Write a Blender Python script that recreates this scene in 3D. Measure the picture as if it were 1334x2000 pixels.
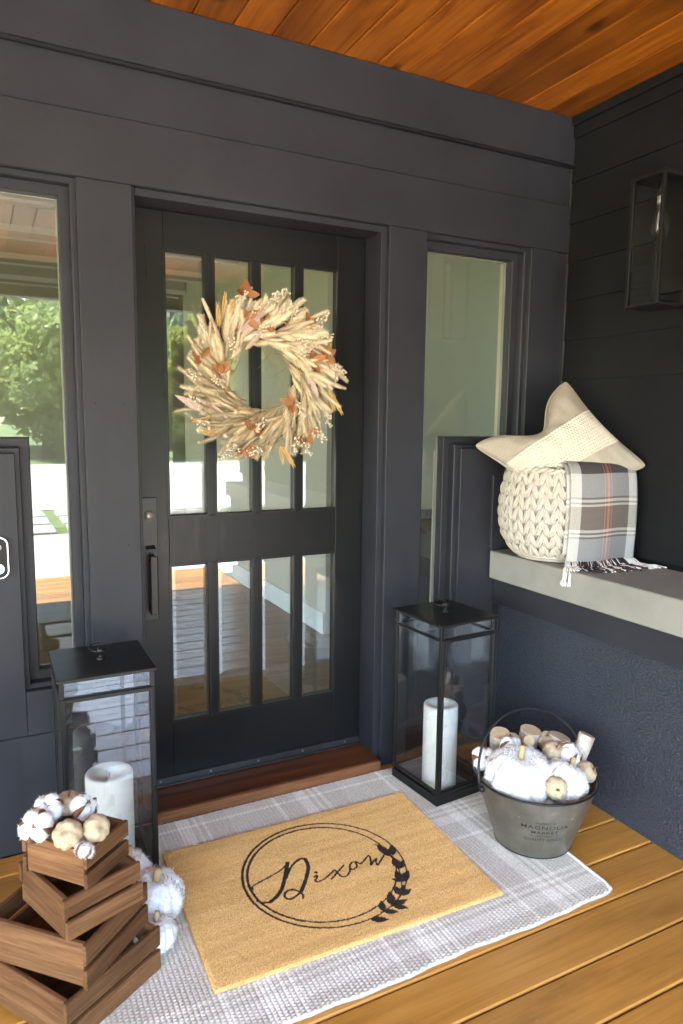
import bpy, bmesh, math, random
import numpy as np
from mathutils import Vector, Matrix, noise as mnoise
random.seed(7); np.random.seed(7)
for o in list(bpy.data.objects): bpy.data.objects.remove(o)
SC = bpy.context.scene
COL = SC.collection
R = math.radians

# ------------------------------------------------------------------ camera
cam_d = bpy.data.cameras.new('camera'); cam = bpy.data.objects.new('camera', cam_d); COL.objects.link(cam)
cam.location = (0, 0, 1.386)
yaw, pitch, roll = R(27.226), R(-7.384), R(0.617)
fw = Vector((math.sin(yaw)*math.cos(pitch), math.cos(yaw)*math.cos(pitch), math.sin(pitch)))
rt = Vector((math.cos(yaw), -math.sin(yaw), 0)); up = rt.cross(fw)
r2 = math.cos(roll)*rt + math.sin(roll)*up; u2 = -math.sin(roll)*rt + math.cos(roll)*up
cam.matrix_world = Matrix(((r2.x, u2.x, -fw.x, 0), (r2.y, u2.y, -fw.y, 0), (r2.z, u2.z, -fw.z, 1.386), (0, 0, 0, 1)))
cam_d.sensor_fit = 'VERTICAL'; cam_d.sensor_height = 36; cam_d.lens = 36*1383.7/2000
cam_d.clip_start = 0.02; cam_d.clip_end = 1000
cam_d.dof.use_dof = True; cam_d.dof.focus_distance = 2.75; cam_d.dof.aperture_fstop = 5.0
SC.camera = cam

# ------------------------------------------------------------------ world, sun, exposure
SUN_EL, SUN_AZ = R(56), R(228)          # azimuth clockwise from +y: front of the porch, a little to the left
w = bpy.data.worlds.new('World'); SC.world = w; w.use_nodes = True
nt = w.node_tree; bg = nt.nodes['Background']
sky = nt.nodes.new('ShaderNodeTexSky'); sky.sky_type = 'NISHITA'; sky.sun_disc = False
sky.sun_elevation = SUN_EL; sky.sun_rotation = SUN_AZ
nt.links.new(sky.outputs['Color'], bg.inputs['Color']); bg.inputs['Strength'].default_value = 0.15
sd = bpy.data.lights.new('sun', 'SUN'); sd.energy = 4.0; sd.angle = R(0.5); sd.color = (1, .95, .88)
sun = bpy.data.objects.new('sun', sd); COL.objects.link(sun)
sdir = Vector((math.sin(SUN_AZ)*math.cos(SUN_EL), math.cos(SUN_AZ)*math.cos(SUN_EL), math.sin(SUN_EL)))
sun.rotation_euler = sdir.to_track_quat('Z', 'Y').to_euler(); sun.location = (-3, -8, 12)
SC.view_settings.view_transform = 'Standard'; SC.view_settings.look = 'None'; SC.view_settings.gamma = 1
SC.view_settings.exposure = 4.25
SC.view_settings.use_white_balance = True; SC.view_settings.white_balance_temperature = 6850; SC.view_settings.white_balance_tint = 5
SC.cycles.transparent_max_bounces = 40; SC.cycles.max_bounces = 14; SC.cycles.diffuse_bounces = 6; SC.cycles.glossy_bounces = 6; SC.cycles.sample_clamp_indirect = 8

# ------------------------------------------------------------------ materials
class NT:
    def __init__(s, name):
        s.m = bpy.data.materials.new(name); s.m.use_nodes = True; s.t = s.m.node_tree
        s.b = s.t.nodes['Principled BSDF']; s.out = s.t.nodes['Material Output']
    def n(s, typ, **kw):
        nd = s.t.nodes.new(typ)
        for k, v in kw.items():
            if k in nd.inputs.keys(): nd.inputs[k].default_value = v
            else: setattr(nd, k, v)
        return nd
    def l(s, a, b): s.t.links.new(a, b)
def rgb(c): return (c[0], c[1], c[2], 1)
def coords(t, scale=(1, 1, 1), rnd=True, kind='Object'):
    tc = t.n('ShaderNodeTexCoord'); mp = t.n('ShaderNodeMapping'); mp.inputs['Scale'].default_value = scale
    if rnd:
        oi = t.n('ShaderNodeObjectInfo'); ad = t.n('ShaderNodeVectorMath', operation='ADD')
        ml = t.n('ShaderNodeMath', operation='MULTIPLY'); ml.inputs[1].default_value = 37.0
        t.l(oi.outputs['Random'], ml.inputs[0]); t.l(tc.outputs[kind], ad.inputs[0]); t.l(ml.outputs[0], ad.inputs[1])
        t.l(ad.outputs[0], mp.inputs['Vector'])
    else: t.l(tc.outputs[kind], mp.inputs['Vector'])
    return mp.outputs['Vector']
def ramp(t, fac, stops):
    r = t.n('ShaderNodeValToRGB'); e = r.color_ramp.elements
    while len(e) < len(stops): e.new(0.5)
    for i, (p, c) in enumerate(stops): e[i].position = p; e[i].color = rgb(c)
    t.l(fac, r.inputs['Fac']); return r.outputs['Color']
def bump(t, h, strength, dist):
    b = t.n('ShaderNodeBump', Strength=strength, Distance=dist); t.l(h, b.inputs['Height']); t.l(b.outputs['Normal'], t.b.inputs['Normal'])
def plain(name, c1, c2=None, scale=8, rough=.5, metal=0, bstr=0, bscale=60, bdist=.002, stretch=(1, 1, 1), rnd=True, rvar=.1, spec=.5, coat=0):
    t = NT(name); c2 = c2 or c1; v = coords(t, stretch, rnd)
    nz = t.n('ShaderNodeTexNoise', Scale=scale, Detail=6, Roughness=.6); t.l(v, nz.inputs['Vector'])
    t.l(ramp(t, nz.outputs['Fac'], [(.3, c1), (.7, c2)]), t.b.inputs['Base Color'])
    mr = t.n('ShaderNodeMapRange'); mr.inputs['To Min'].default_value = max(.02, rough-rvar); mr.inputs['To Max'].default_value = min(1, rough+rvar)
    t.l(nz.outputs['Fac'], mr.inputs['Value']); t.l(mr.outputs[0], t.b.inputs['Roughness'])
    t.b.inputs['Metallic'].default_value = metal; t.b.inputs['Specular IOR Level'].default_value = spec
    t.b.inputs['Coat Weight'].default_value = coat; t.b.inputs['Coat Roughness'].default_value = .15
    if bstr:
        nb = t.n('ShaderNodeTexNoise', Scale=bscale, Detail=4); t.l(v, nb.inputs['Vector']); bump(t, nb.outputs['Fac'], bstr, bdist)
    return t.m
def wood(name, dark, mid, light, grain=(1, 14, 14), scale=2.2, rough=.45, knots=0, kplane='xy', krad=.10, knotc=(.03, .012, .004), var=.35, bstr=.25, spec=.5, coat=0, scuff=0, scuffc=(.5, .45, .38), fine=.75):
    t = NT(name); v = coords(t, grain)
    n1 = t.n('ShaderNodeTexNoise', Scale=scale, Detail=8, Roughness=.62, Distortion=.7); t.l(v, n1.inputs['Vector'])
    col = ramp(t, n1.outputs['Fac'], [(.28, dark), (.5, mid), (.72, light)])
    vf = coords(t, tuple(g*(1 if g < 2 else 5.5) for g in grain)); nf = t.n('ShaderNodeTexNoise', Scale=scale*1.5, Detail=4, Roughness=.7); t.l(vf, nf.inputs['Vector'])
    mf = t.n('ShaderNodeMix', data_type='RGBA', blend_type='MULTIPLY'); mf.inputs['Factor'].default_value = fine; t.l(col, mf.inputs['A']); t.l(ramp(t, nf.outputs['Fac'], [(.36, (.55, .5, .46)), (.56, (1, 1, 1))]), mf.inputs['B']); col = mf.outputs['Result']
    v2 = coords(t, tuple(max(1, g*.16) for g in grain))
    n2 = t.n('ShaderNodeTexNoise', Scale=2.2, Detail=3); t.l(v2, n2.inputs['Vector'])
    mx = t.n('ShaderNodeMix', data_type='RGBA', blend_type='MULTIPLY'); mx.inputs['Factor'].default_value = var
    t.l(col, mx.inputs['A']); t.l(ramp(t, n2.outputs['Fac'], [(.35, (.35, .3, .27)), (.6, (1, 1, 1))]), mx.inputs['B']); col = mx.outputs['Result']
    oi = t.n('ShaderNodeObjectInfo')
    hs = t.n('ShaderNodeHueSaturation'); mr = t.n('ShaderNodeMapRange'); mr.inputs['To Min'].default_value = .74; mr.inputs['To Max'].default_value = 1.2
    t.l(oi.outputs['Random'], mr.inputs['Value']); t.l(mr.outputs[0], hs.inputs['Value']); t.l(col, hs.inputs['Color']); col = hs.outputs['Color']
    if knots:
        g = [.5 if q < 2 else 1 for q in grain]
        v3 = coords(t, g)
        if kplane == 'xz':
            sp_ = t.n('ShaderNodeSeparateXYZ'); cb_ = t.n('ShaderNodeCombineXYZ'); t.l(v3, sp_.inputs[0]); t.l(sp_.outputs['X'], cb_.inputs['X']); t.l(sp_.outputs['Z'], cb_.inputs['Y']); v3 = cb_.outputs[0]
        nd_ = t.n('ShaderNodeTexNoise', Scale=14, Detail=2); t.l(v3, nd_.inputs['Vector']); ad_ = t.n('ShaderNodeMixRGB', blend_type='LINEAR_LIGHT'); ad_.inputs['Fac'].default_value = .02; t.l(v3, ad_.inputs['Color1']); t.l(nd_.outputs['Color'], ad_.inputs['Color2'])
        vo = t.n('ShaderNodeTexVoronoi', Scale=knots, voronoi_dimensions='2D'); t.l(ad_.outputs[0], vo.inputs['Vector'])
        k = t.n('ShaderNodeMapRange'); k.inputs['From Min'].default_value = krad*.3; k.inputs['From Max'].default_value = krad; k.inputs['To Min'].default_value = .9; k.inputs['To Max'].default_value = 0
        t.l(vo.outputs['Distance'], k.inputs['Value'])
        mk = t.n('ShaderNodeMix', data_type='RGBA'); t.l(k.outputs[0], mk.inputs['Factor']); t.l(col, mk.inputs['A']); mk.inputs['B'].default_value = rgb(knotc); col = mk.outputs['Result']
    rg = rough
    if scuff:
        v4 = coords(t, (1, 1, 1), rnd=False); ns = t.n('ShaderNodeTexNoise', Scale=9, Detail=9, Roughness=.75); t.l(v4, ns.inputs['Vector'])
        k = t.n('ShaderNodeMapRange'); k.inputs['From Min'].default_value = .60; k.inputs['From Max'].default_value = .8; k.inputs['To Max'].default_value = scuff
        t.l(ns.outputs['Fac'], k.inputs['Value'])
        mk = t.n('ShaderNodeMix', data_type='RGBA'); t.l(k.outputs[0], mk.inputs['Factor']); t.l(col, mk.inputs['A']); mk.inputs['B'].default_value = rgb(scuffc); col = mk.outputs['Result']
        vs = t.n('ShaderNodeTexVoronoi', Scale=26); t.l(v4, vs.inputs['Vector'])
        k2 = t.n('ShaderNodeMapRange'); k2.inputs['From Min'].default_value = .05; k2.inputs['From Max'].default_value = .09; k2.inputs['To Min'].default_value = .55; k2.inputs['To Max'].default_value = 0
        t.l(vs.outputs['Distance'], k2.inputs['Value'])
        mk = t.n('ShaderNodeMix', data_type='RGBA'); t.l(k2.outputs[0], mk.inputs['Factor']); t.l(col, mk.inputs['A']); mk.inputs['B'].default_value = rgb(scuffc); col = mk.outputs['Result']
        mr2 = t.n('ShaderNodeMapRange'); mr2.inputs['To Min'].default_value = rg-.1; mr2.inputs['To Max'].default_value = rg+.2
        t.l(ns.outputs['Fac'], mr2.inputs['Value']); t.l(mr2.outputs[0], t.b.inputs['Roughness'])
    else: t.b.inputs['Roughness'].default_value = rough
    t.l(col, t.b.inputs['Base Color']); t.b.inputs['Specular IOR Level'].default_value = spec
    t.b.inputs['Coat Weight'].default_value = coat; t.b.inputs['Coat Roughness'].default_value = .2
    bump(t, n1.outputs['Fac'], bstr, .002)
    return t.m
def glass(name, tint=(.93, .97, .94), gain=1.0, rough=0.0, ior=1.5):
    t = NT(name); t.t.nodes.remove(t.b)
    tr = t.n('ShaderNodeBsdfTransparent'); tr.inputs['Color'].default_value = rgb(tint)
    gl = t.n('ShaderNodeBsdfGlossy'); gl.inputs['Roughness'].default_value = rough; gl.inputs['Color'].default_value = (1, 1, 1, 1)
    lw = t.n('ShaderNodeLayerWeight', Blend=.5); pw = t.n('ShaderNodeMath', operation='POWER'); pw.inputs[1].default_value = 5; t.l(lw.outputs['Facing'], pw.inputs[0])
    fr = t.n('ShaderNodeMath', operation='MULTIPLY_ADD'); fr.inputs[1].default_value = .957; fr.inputs[2].default_value = .043; t.l(pw.outputs[0], fr.inputs[0])
    mu = t.n('ShaderNodeMath', operation='MULTIPLY', use_clamp=True); mu.inputs[1].default_value = gain
    mx = t.n('ShaderNodeMixShader'); t.l(fr.outputs[0], mu.inputs[0]); t.l(mu.outputs[0], mx.inputs['Fac']); t.l(tr.outputs[0], mx.inputs[1]); t.l(gl.outputs[0], mx.inputs[2])
    t.l(mx.outputs[0], t.out.inputs['Surface']); return t.m
def textured_panel(name):
    t = NT(name); v = coords(t, (1, 1, 1), False)
    v2 = coords(t, (1, .8, 1.15), False)
    n = t.n('ShaderNodeTexNoise', Scale=112, Detail=3, Roughness=.6, Distortion=.6); t.l(v2, n.inputs['Vector'])
    t.b.inputs['Base Color'].default_value = rgb((.034, .039, .056)); t.b.inputs['Roughness'].default_value = .36
    k = t.n('ShaderNodeMapRange'); k.inputs['From Min'].default_value = .45; k.inputs['From Max'].default_value = .68; t.l(n.outputs['Fac'], k.inputs['Value'])
    bump(t, k.outputs[0], .75, .005); return t.m
M = {}
def paint(name, c, rough, stretch, var=.22, bs=.14, spec=.3):
    t = NT(name); t.b.inputs['Specular IOR Level'].default_value = spec; v = coords(t, (1, 1, 1), False); vs = coords(t, stretch, False)
    n1 = t.n('ShaderNodeTexNoise', Scale=2.3, Detail=8, Roughness=.65); t.l(v, n1.inputs['Vector'])
    n2 = t.n('ShaderNodeTexNoise', Scale=55, Detail=5, Roughness=.6); t.l(vs, n2.inputs['Vector'])
    n3 = t.n('ShaderNodeTexNoise', Scale=24, Detail=10, Roughness=.8); t.l(v, n3.inputs['Vector'])
    col = ramp(t, n1.outputs['Fac'], [(.3, tuple(q*(1-var) for q in c)), (.7, tuple(q*(1+var) for q in c))])
    k = t.n('ShaderNodeMapRange'); k.inputs['From Min'].default_value = .66; k.inputs['From Max'].default_value = .82; k.inputs['To Max'].default_value = .35; t.l(n3.outputs['Fac'], k.inputs['Value'])
    mk = t.n('ShaderNodeMix', data_type='RGBA'); t.l(k.outputs[0], mk.inputs['Factor']); t.l(col, mk.inputs['A']); mk.inputs['B'].default_value = (.12, .115, .11, 1); t.l(mk.outputs['Result'], t.b.inputs['Base Color'])
    mr = t.n('ShaderNodeMapRange'); mr.inputs['From Min'].default_value = .3; mr.inputs['From Max'].default_value = .7; mr.inputs['To Min'].default_value = rough-.09; mr.inputs['To Max'].default_value = rough+.12
    ad = t.n('ShaderNodeMath', operation='ADD'); ml = t.n('ShaderNodeMath', operation='MULTIPLY'); ml.inputs[1].default_value = .5
    t.l(n1.outputs['Fac'], ad.inputs[0]); t.l(n2.outputs['Fac'], ad.inputs[1]); t.l(ad.outputs[0], ml.inputs[0]); t.l(ml.outputs[0], mr.inputs['Value']); t.l(mr.outputs[0], t.b.inputs['Roughness'])
    bump(t, n2.outputs['Fac'], bs, .002); return t.m
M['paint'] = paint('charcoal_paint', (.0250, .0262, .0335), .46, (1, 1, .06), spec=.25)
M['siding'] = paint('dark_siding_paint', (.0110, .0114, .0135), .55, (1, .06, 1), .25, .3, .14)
M['door'] = paint('black_door_paint', (.0080, .0086, .0098), .33, (1, 1, .06), .2, .08, .26)
M['black'] = plain('black_metal', (.009, .009, .0095), (.013, .013, .0135), scale=20, rough=.34, rvar=.08, spec=.3)
M['handle'] = plain('gunmetal_handle', (.012, .012, .0125), (.018, .018, .018), scale=12, rough=.38, metal=.0, spec=.35)
M['chrome'] = plain('keyway_metal', (.30, .28, .26), rough=.3, metal=.6)
M['alu'] = plain('sweep_metal', (.06, .06, .065), (.09, .09, .095), rough=.32, metal=.8)
M['glass'] = glass('window_glass', (.965, .965, .95), 1.65)
M['lanternglass'] = glass('lantern_glass', (.97, .98, .98), 2.0)
M['bevelglass'] = glass('bevel_glass', (.96, .965, .945), 3.2)  # reflectance raised above the flat panes to put bright highlights on the bevels
M['lampglass'] = glass('lamp_glass', (.97, .98, .97), .8)
M['clear'] = glass('bulb_glass', (.97, .95, .9), 1.4)
M['ceil'] = wood('stained_pine_ceiling', (.17, .042, .003), (.34, .105, .009), (.46, .165, .018), grain=(14, 1, 14), scale=2.4, rough=.38, knots=3.8, krad=.11, fine=.5, knotc=(.045, .014, .003), var=.55, bstr=.15)
M['deck'] = wood('stained_deck', (.33, .140, .024), (.49, .222, .040), (.58, .285, .062), grain=(1, 12, 12), scale=1.6, rough=.32, var=.28, bstr=.15, fine=.3, scuff=.6, scuffc=(.42, .25, .11), spec=.5, coat=.6)
M['sill'] = wood('mahogany_sill', (.055, .016, .006), (.10, .03, .010), (.145, .048, .017), grain=(1, 16, 16), scale=2, rough=.33, var=.3, bstr=.15)
M['sillnose'] = wood('worn_sill_nose', (.16, .06, .022), (.25, .10, .04), (.33, .16, .075), grain=(1, 16, 16), scale=2.5, rough=.45, var=.3, bstr=.2)
M['crate'] = wood('crate_wood', (.105, .047, .019), (.185, .086, .036), (.27, .138, .062), grain=(1, 13, 13), scale=4.5, rough=.7, spec=.2, knots=5, kplane='xz', krad=.11, knotc=(.05, .022, .012), var=.45, bstr=.35)
M['concrete'] = plain('bench_concrete', (.215, .212, .192), (.275, .27, .245), scale=7, rough=.75, bstr=.3, bscale=90, bdist=.001, rnd=False)
M['panel'] = textured_panel('stipple_panel')
M['wax'] = plain('candle_wax', (.80, .80, .77), rough=.5, rvar=.03, spec=.3); M['wax'].node_tree.nodes['Principled BSDF'].inputs['Subsurface Weight'].default_value = .15
M['wick'] = plain('wick', (.05, .04, .03), rough=.9)
M['zinc'] = None
M['burlap'] = plain('burlap', (.40, .305, .185), (.56, .45, .30), scale=120, rough=.95, bstr=.5, bscale=260, bdist=.0015)
M['white'] = plain('white_chenille', (.70, .70, .69), (.80, .80, .79), scale=90, rough=.95, bstr=.4, bscale=160, bdist=.003)
M['cotton'] = plain('cotton', (.74, .74, .73), (.84, .84, .83), scale=60, rough=1, bstr=.5, bscale=120, bdist=.003)
M['bract'] = plain('cotton_bract', (.10, .035, .013), (.24, .105, .045), scale=40, rough=.8)
M['stem'] = plain('cut_stem', (.42, .28, .14), (.55, .40, .22), scale=30, rough=.8)
M['twine'] = plain('twine', (.30, .19, .10), (.38, .25, .13), rough=.9)
M['birch'] = plain('birch_bark', (.30, .20, .14), (.72, .66, .60), scale=22, rough=.85, bstr=.5, bscale=60, bdist=.003)
M['birchend'] = plain('birch_cut', (.50, .36, .22), (.62, .47, .31), scale=40, rough=.85)
M['rope'] = plain('cream_rope', (.44, .40, .345), (.54, .49, .425), scale=50, rough=.9, bstr=.4, bscale=350, bdist=.001)
M['linen'] = plain('oatmeal_fabric', (.315, .275, .225), (.385, .34, .28), scale=160, rough=.95, bstr=.35, bscale=420, bdist=.001)
M['knit'] = plain('cream_knit', (.50, .46, .385), (.57, .53, .45), scale=60, rough=.95, bstr=.3, bscale=300, bdist=.001)
def plume_mat(name, base, tip):
    t = NT(name); tc = t.n('ShaderNodeTexCoord'); sx = t.n('ShaderNodeSeparateXYZ'); t.l(tc.outputs['Object'], sx.inputs[0])
    mr = t.n('ShaderNodeMapRange'); mr.inputs['From Min'].default_value = -.01; mr.inputs['From Max'].default_value = .07; t.l(sx.outputs['X'], mr.inputs['Value'])
    c = ramp(t, mr.outputs[0], [(0, tuple(q*.6 for q in base)), (.25, base), (.8, tip)]); n = t.n('ShaderNodeTexNoise', Scale=260, Detail=3); t.l(tc.outputs['Object'], n.inputs['Vector'])
    mm = t.n('ShaderNodeMix', data_type='RGBA', blend_type='MULTIPLY'); mm.inputs['Factor'].default_value = .8; t.l(c, mm.inputs['A']); t.l(ramp(t, n.outputs['Fac'], [(.35, (.78, .74, .68)), (.62, (1, 1, 1))]), mm.inputs['B'])
    oi = t.n('ShaderNodeObjectInfo'); hs = t.n('ShaderNodeHueSaturation'); m2 = t.n('ShaderNodeMapRange'); m2.inputs['To Min'].default_value = .8; m2.inputs['To Max'].default_value = 1.12; t.l(oi.outputs['Random'], m2.inputs['Value']); t.l(m2.outputs[0], hs.inputs['Value']); t.l(mm.outputs['Result'], hs.inputs['Color'])
    t.l(hs.outputs['Color'], t.b.inputs['Base Color']); t.b.inputs['Roughness'].default_value = .95; t.b.inputs['Specular IOR Level'].default_value = .15; return t.m
M['plume'] = plume_mat('dry_plume', (.70, .57, .36), (.90, .82, .62)); M['plume2'] = plume_mat('dry_plume_tan', (.58, .44, .28), (.80, .69, .52))
M['wheat'] = plain('wheat', (.46, .27, .08), (.62, .40, .15), scale=40, rough=.8)
M['rust'] = plain('rust_leaf', (.21, .08, .026), (.38, .17, .065), scale=18, rough=.65)
M['mauve'] = plain('mauve_leaf', (.40, .29, .255), (.50, .385, .34), scale=18, rough=.7)
M['blade'] = plain('dry_blade', (.34, .21, .06), (.50, .35, .13), scale=18, rough=.7)
M['berry'] = plain('cream_berry', (.70, .59, .45), (.80, .70, .57), scale=30, rough=.4)
M['twig'] = plain('vine_twig', (.045, .025, .014), (.09, .05, .03), scale=30, rough=.9)
M['cream'] = plain('interior_cream', (.50, .465, .385), (.53, .495, .41), rough=.8)
M['intceil'] = plain('interior_ceiling', (.62, .60, .47), (.66, .64, .50), rough=.8)
M['spacer'] = plain('window_spacer', (.24, .245, .21), (.30, .30, .26), rough=.5)
M['intwhite'] = plain('interior_white', (.75, .75, .70), rough=.6)
M['intfloor'] = wood('interior_floor', (.06, .03, .016), (.12, .065, .035), (.18, .10, .06), grain=(1, 10, 10), rough=.35)
M['darkfab'] = plain('interior_dark', (.02, .022, .028), (.03, .034, .045), rough=.8)
M['lawn'] = plain('lawn', (.045, .095, .018), (.11, .17, .035), scale=3, rough=.9, rnd=False)
M['drive'] = plain('driveway_concrete', (.30, .295, .28), (.38, .375, .36), scale=2, rough=.85, rnd=False)
M['paver'] = plain('paver_concrete', (.30, .29, .27), (.40, .385, .36), scale=5, rough=.85)
def leafy(name, c1, c2):
    t = NT(name); v = coords(t); n = t.n('ShaderNodeTexNoise', Scale=.6, Detail=5); t.l(v, n.inputs['Vector']); c = ramp(t, n.outputs['Fac'], [(.35, c1), (.65, c2)])
    t.l(c, t.b.inputs['Base Color']); t.b.inputs['Roughness'].default_value = .6; tl = t.n('ShaderNodeBsdfTranslucent'); t.l(c, tl.inputs['Color'])
    mx = t.n('ShaderNodeMixShader', Fac=.45); t.l(t.b.outputs[0], mx.inputs[1]); t.l(tl.outputs[0], mx.inputs[2]); t.l(mx.outputs[0], t.out.inputs['Surface']); return t.m
M['leafA'] = leafy('leaf_green', (.22, .30, .11), (.38, .46, .19)); M['leafB'] = leafy('leaf_blue_green', (.25, .33, .23), (.42, .50, .38)); M['leafC'] = leafy('leaf_yellow_green', (.28, .32, .08), (.44, .46, .15))
M['bark'] = plain('bark', (.05, .038, .028), (.10, .08, .06), scale=12, rough=.95, bstr=.6, bscale=12, bdist=.02)
M['bellblack'] = plain('bell_black', (.006, .006, .007), rough=.35, spec=.2)
M['bellring'] = NT('bell_ring_light').m
_b = M['bellring'].node_tree.nodes['Principled BSDF']; _b.inputs['Base Color'].default_value = (.1, .35, .6, 1); _b.inputs['Emission Color'].default_value = (.25, .65, 1, 1); _b.inputs['Emission Strength'].default_value = .25
M['silver'] = plain('satin_silver', (.72, .72, .72), rough=.3, metal=.9)
M['roofing'] = plain('roofing', (.05, .05, .05), rough=.9)

# ------------------------------------------------------------------ helpers
def link(o, parent=None, pw=False):
    COL.objects.link(o)
    if parent is not None:
        o.parent = parent
        if pw: o.matrix_parent_inverse = Matrix.Translation(-Vector(parent.location))   # geometry given in world metres
    return o
def mesh(name, v, f, mat, smooth=False):
    me = bpy.data.meshes.new(name); me.from_pydata([tuple(p) for p in v], [], [tuple(q) for q in f]); me.update()
    for m in (mat if isinstance(mat, (list, tuple)) else [mat]): me.materials.append(m)
    if smooth: me.polygons.foreach_set('use_smooth', [True]*len(me.polygons))
    return me
def obj(name, me, parent=None, pw=False, loc=None, rot=None):
    o = bpy.data.objects.new(name, me); link(o, parent, pw)
    if loc is not None: o.location = loc
    if rot is not None: o.rotation_euler = rot
    return o
def tag(o, label=None, cat=None, group=None, kind=None):
    if label: o['label'] = label
    if cat: o['category'] = cat
    if group: o['group'] = group
    if kind: o['kind'] = kind
    return o
def root(name, loc, label=None, cat=None, group=None, kind=None, rz=0):
    o = bpy.data.objects.new(name, None); o.empty_display_size = .05; COL.objects.link(o); o.location = loc; o.rotation_euler = (0, 0, rz)
    return tag(o, label, cat, group, kind)
class MB:
    def __init__(s): s.v = []; s.f = []
    def add(s, v, f):
        n = len(s.v); s.v += [tuple(p) for p in v]; s.f += [tuple(i+n for i in q) for q in f]; return s
    def box(s, x0, x1, y0, y1, z0, z1, ch=0):
        if ch <= 0:
            v = [(x, y, z) for x in (x0, x1) for y in (y0, y1) for z in (z0, z1)]
            return s.add(v, [(0, 1, 3, 2), (4, 6, 7, 5), (0, 4, 5, 1), (2, 3, 7, 6), (0, 2, 6, 4), (1, 5, 7, 3)])
        bm = bmesh.new(); bmesh.ops.create_cube(bm, size=1)
        for q in bm.verts: q.co = Vector(((x0+x1)/2+q.co.x*(x1-x0), (y0+y1)/2+q.co.y*(y1-y0), (z0+z1)/2+q.co.z*(z1-z0)))
        bmesh.ops.bevel(bm, geom=bm.edges[:], offset=ch, segments=1, affect='EDGES')
        bm.verts.index_update()
        s.add([tuple(q.co) for q in bm.verts], [[q.index for q in f.verts] for f in bm.faces]); bm.free(); return s
    def lathe(s, prof, n=24, c=(0, 0), z=0, a0=0, a1=2*math.pi):
        full = abs(a1-a0-2*math.pi) < 1e-6; m = n if full else n+1
        b = len(s.v); k = len(prof)
        for i in range(m):
            a = a0+(a1-a0)*i/n
            for r, h in prof: s.v.append((c[0]+r*math.cos(a), c[1]+r*math.sin(a), z+h))
        for i in range(n):
            j = (i+1) % m
            for q in range(k-1): s.f.append((b+i*k+q, b+j*k+q, b+j*k+q+1, b+i*k+q+1))
        return s
    def tube(s, pts, r, n=6, closed=False, caps=True):
        pts = [Vector(p) for p in pts]; m = len(pts); b = len(s.v)
        rr = r if isinstance(r, (list, tuple)) else [r]*m
        nv = None
        for i, p in enumerate(pts):
            t = (pts[(i+1) % m]-pts[i-1]) if closed else (pts[min(i+1, m-1)]-pts[max(i-1, 0)])
            t = t.normalized() if t.length > 1e-9 else Vector((0, 0, 1))
            if nv is None: nv = t.orthogonal().normalized()
            nv = (nv-t*nv.dot(t)); nv = nv.normalized() if nv.length > 1e-6 else t.orthogonal().normalized()
            bv = t.cross(nv)
            for k in range(n):
                a = 2*math.pi*k/n; s.v.append(tuple(p+(nv*math.cos(a)+bv*math.sin(a))*rr[i]))
        for i in range(m if closed else m-1):
            j = (i+1) % m
            for k in range(n): s.f.append((b+i*n+k, b+i*n+(k+1) % n, b+j*n+(k+1) % n, b+j*n+k))
        if caps and not closed:
            s.f.append(tuple(b+k for k in range(n))[::-1]); s.f.append(tuple(b+(m-1)*n+k for k in range(n)))
        return s
    def ball(s, c, r, nu=8, nv=5, sq=(1, 1, 1)):
        b = len(s.v); s.v.append((c[0], c[1], c[2]+r*sq[2]))
        for j in range(1, nv):
            t = math.pi*j/nv
            for i in range(nu):
                a = 2*math.pi*i/nu; s.v.append((c[0]+r*sq[0]*math.sin(t)*math.cos(a), c[1]+r*sq[1]*math.sin(t)*math.sin(a), c[2]+r*sq[2]*math.cos(t)))
        s.v.append((c[0], c[1], c[2]-r*sq[2])); e = len(s.v)-1
        for i in range(nu):
            k = (i+1) % nu; s.f.append((b, b+1+i, b+1+k)); s.f.append((e, e-nu+k, e-nu+i))
            for j in range(nv-2): s.f.append((b+1+j*nu+i, b+1+(j+1)*nu+i, b+1+(j+1)*nu+k, b+1+j*nu+k))
        return s
    def mesh(s, name, mat, smooth=False): return mesh(name, s.v, s.f, mat, smooth)
    def build(s, name, mat, parent=None, smooth=False, pw=True): return obj(name, s.mesh(name, mat, smooth), parent, pw)
def box(name, mat, parent, *a, ch=.0015): return MB().box(*a, ch=ch).build(name, mat, parent)

# ================================================================== SETTING
WY = 2.34      # face of the door wall
# ---- ground outside, pavers, driveway
g = MB().add([(-150, -150, -.22), (150, -150, -.22), (150, 150, -.22), (-150, 150, -.22)], [(0, 1, 2, 3)]).build('ground', M['lawn']); tag(g, kind='structure')
dv = MB().box(-40, 40, -21, -8.2, -.5, -.20).build('driveway', M['drive']); tag(dv, kind='structure')
apron = MB().box(-7, 7, -5.2, -1.86, -.5, -.17).build('path', M['paver']); tag(apron, kind='structure')
pm = MB().box(-.62, .62, -.36, .36, -.1, .05, ch=.01).mesh('paver', M['paver'])
pv = root('paver_path', (0, -6.6, -.21), kind='structure')
for i in range(-3, 4):
    for j in range(3): obj('paver', pm, pv, loc=(i*1.42+.3, (j-1)*.88, 0))
# ---- deck
deck = root('deck', (0, 0, 0), kind='structure')
y = 1.335+.1495*7-.1495; k = 0
seams = [1.335+.1495*i for i in range(-20, 8)]
for a in seams:
    b = min(a+.1495, 2.339)
    if b-a < .03: continue
    box('plank', M['deck'], deck, -9.2, 1.947, a+.0035, b-.002, -.03+random.uniform(-.0006, .0006), random.uniform(-.0012, 0), ch=.004)
MB().box(-9.2, 1.947, -1.70, 2.34, -.2, -.06).build('joist_frame', M['bark'], deck)
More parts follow.
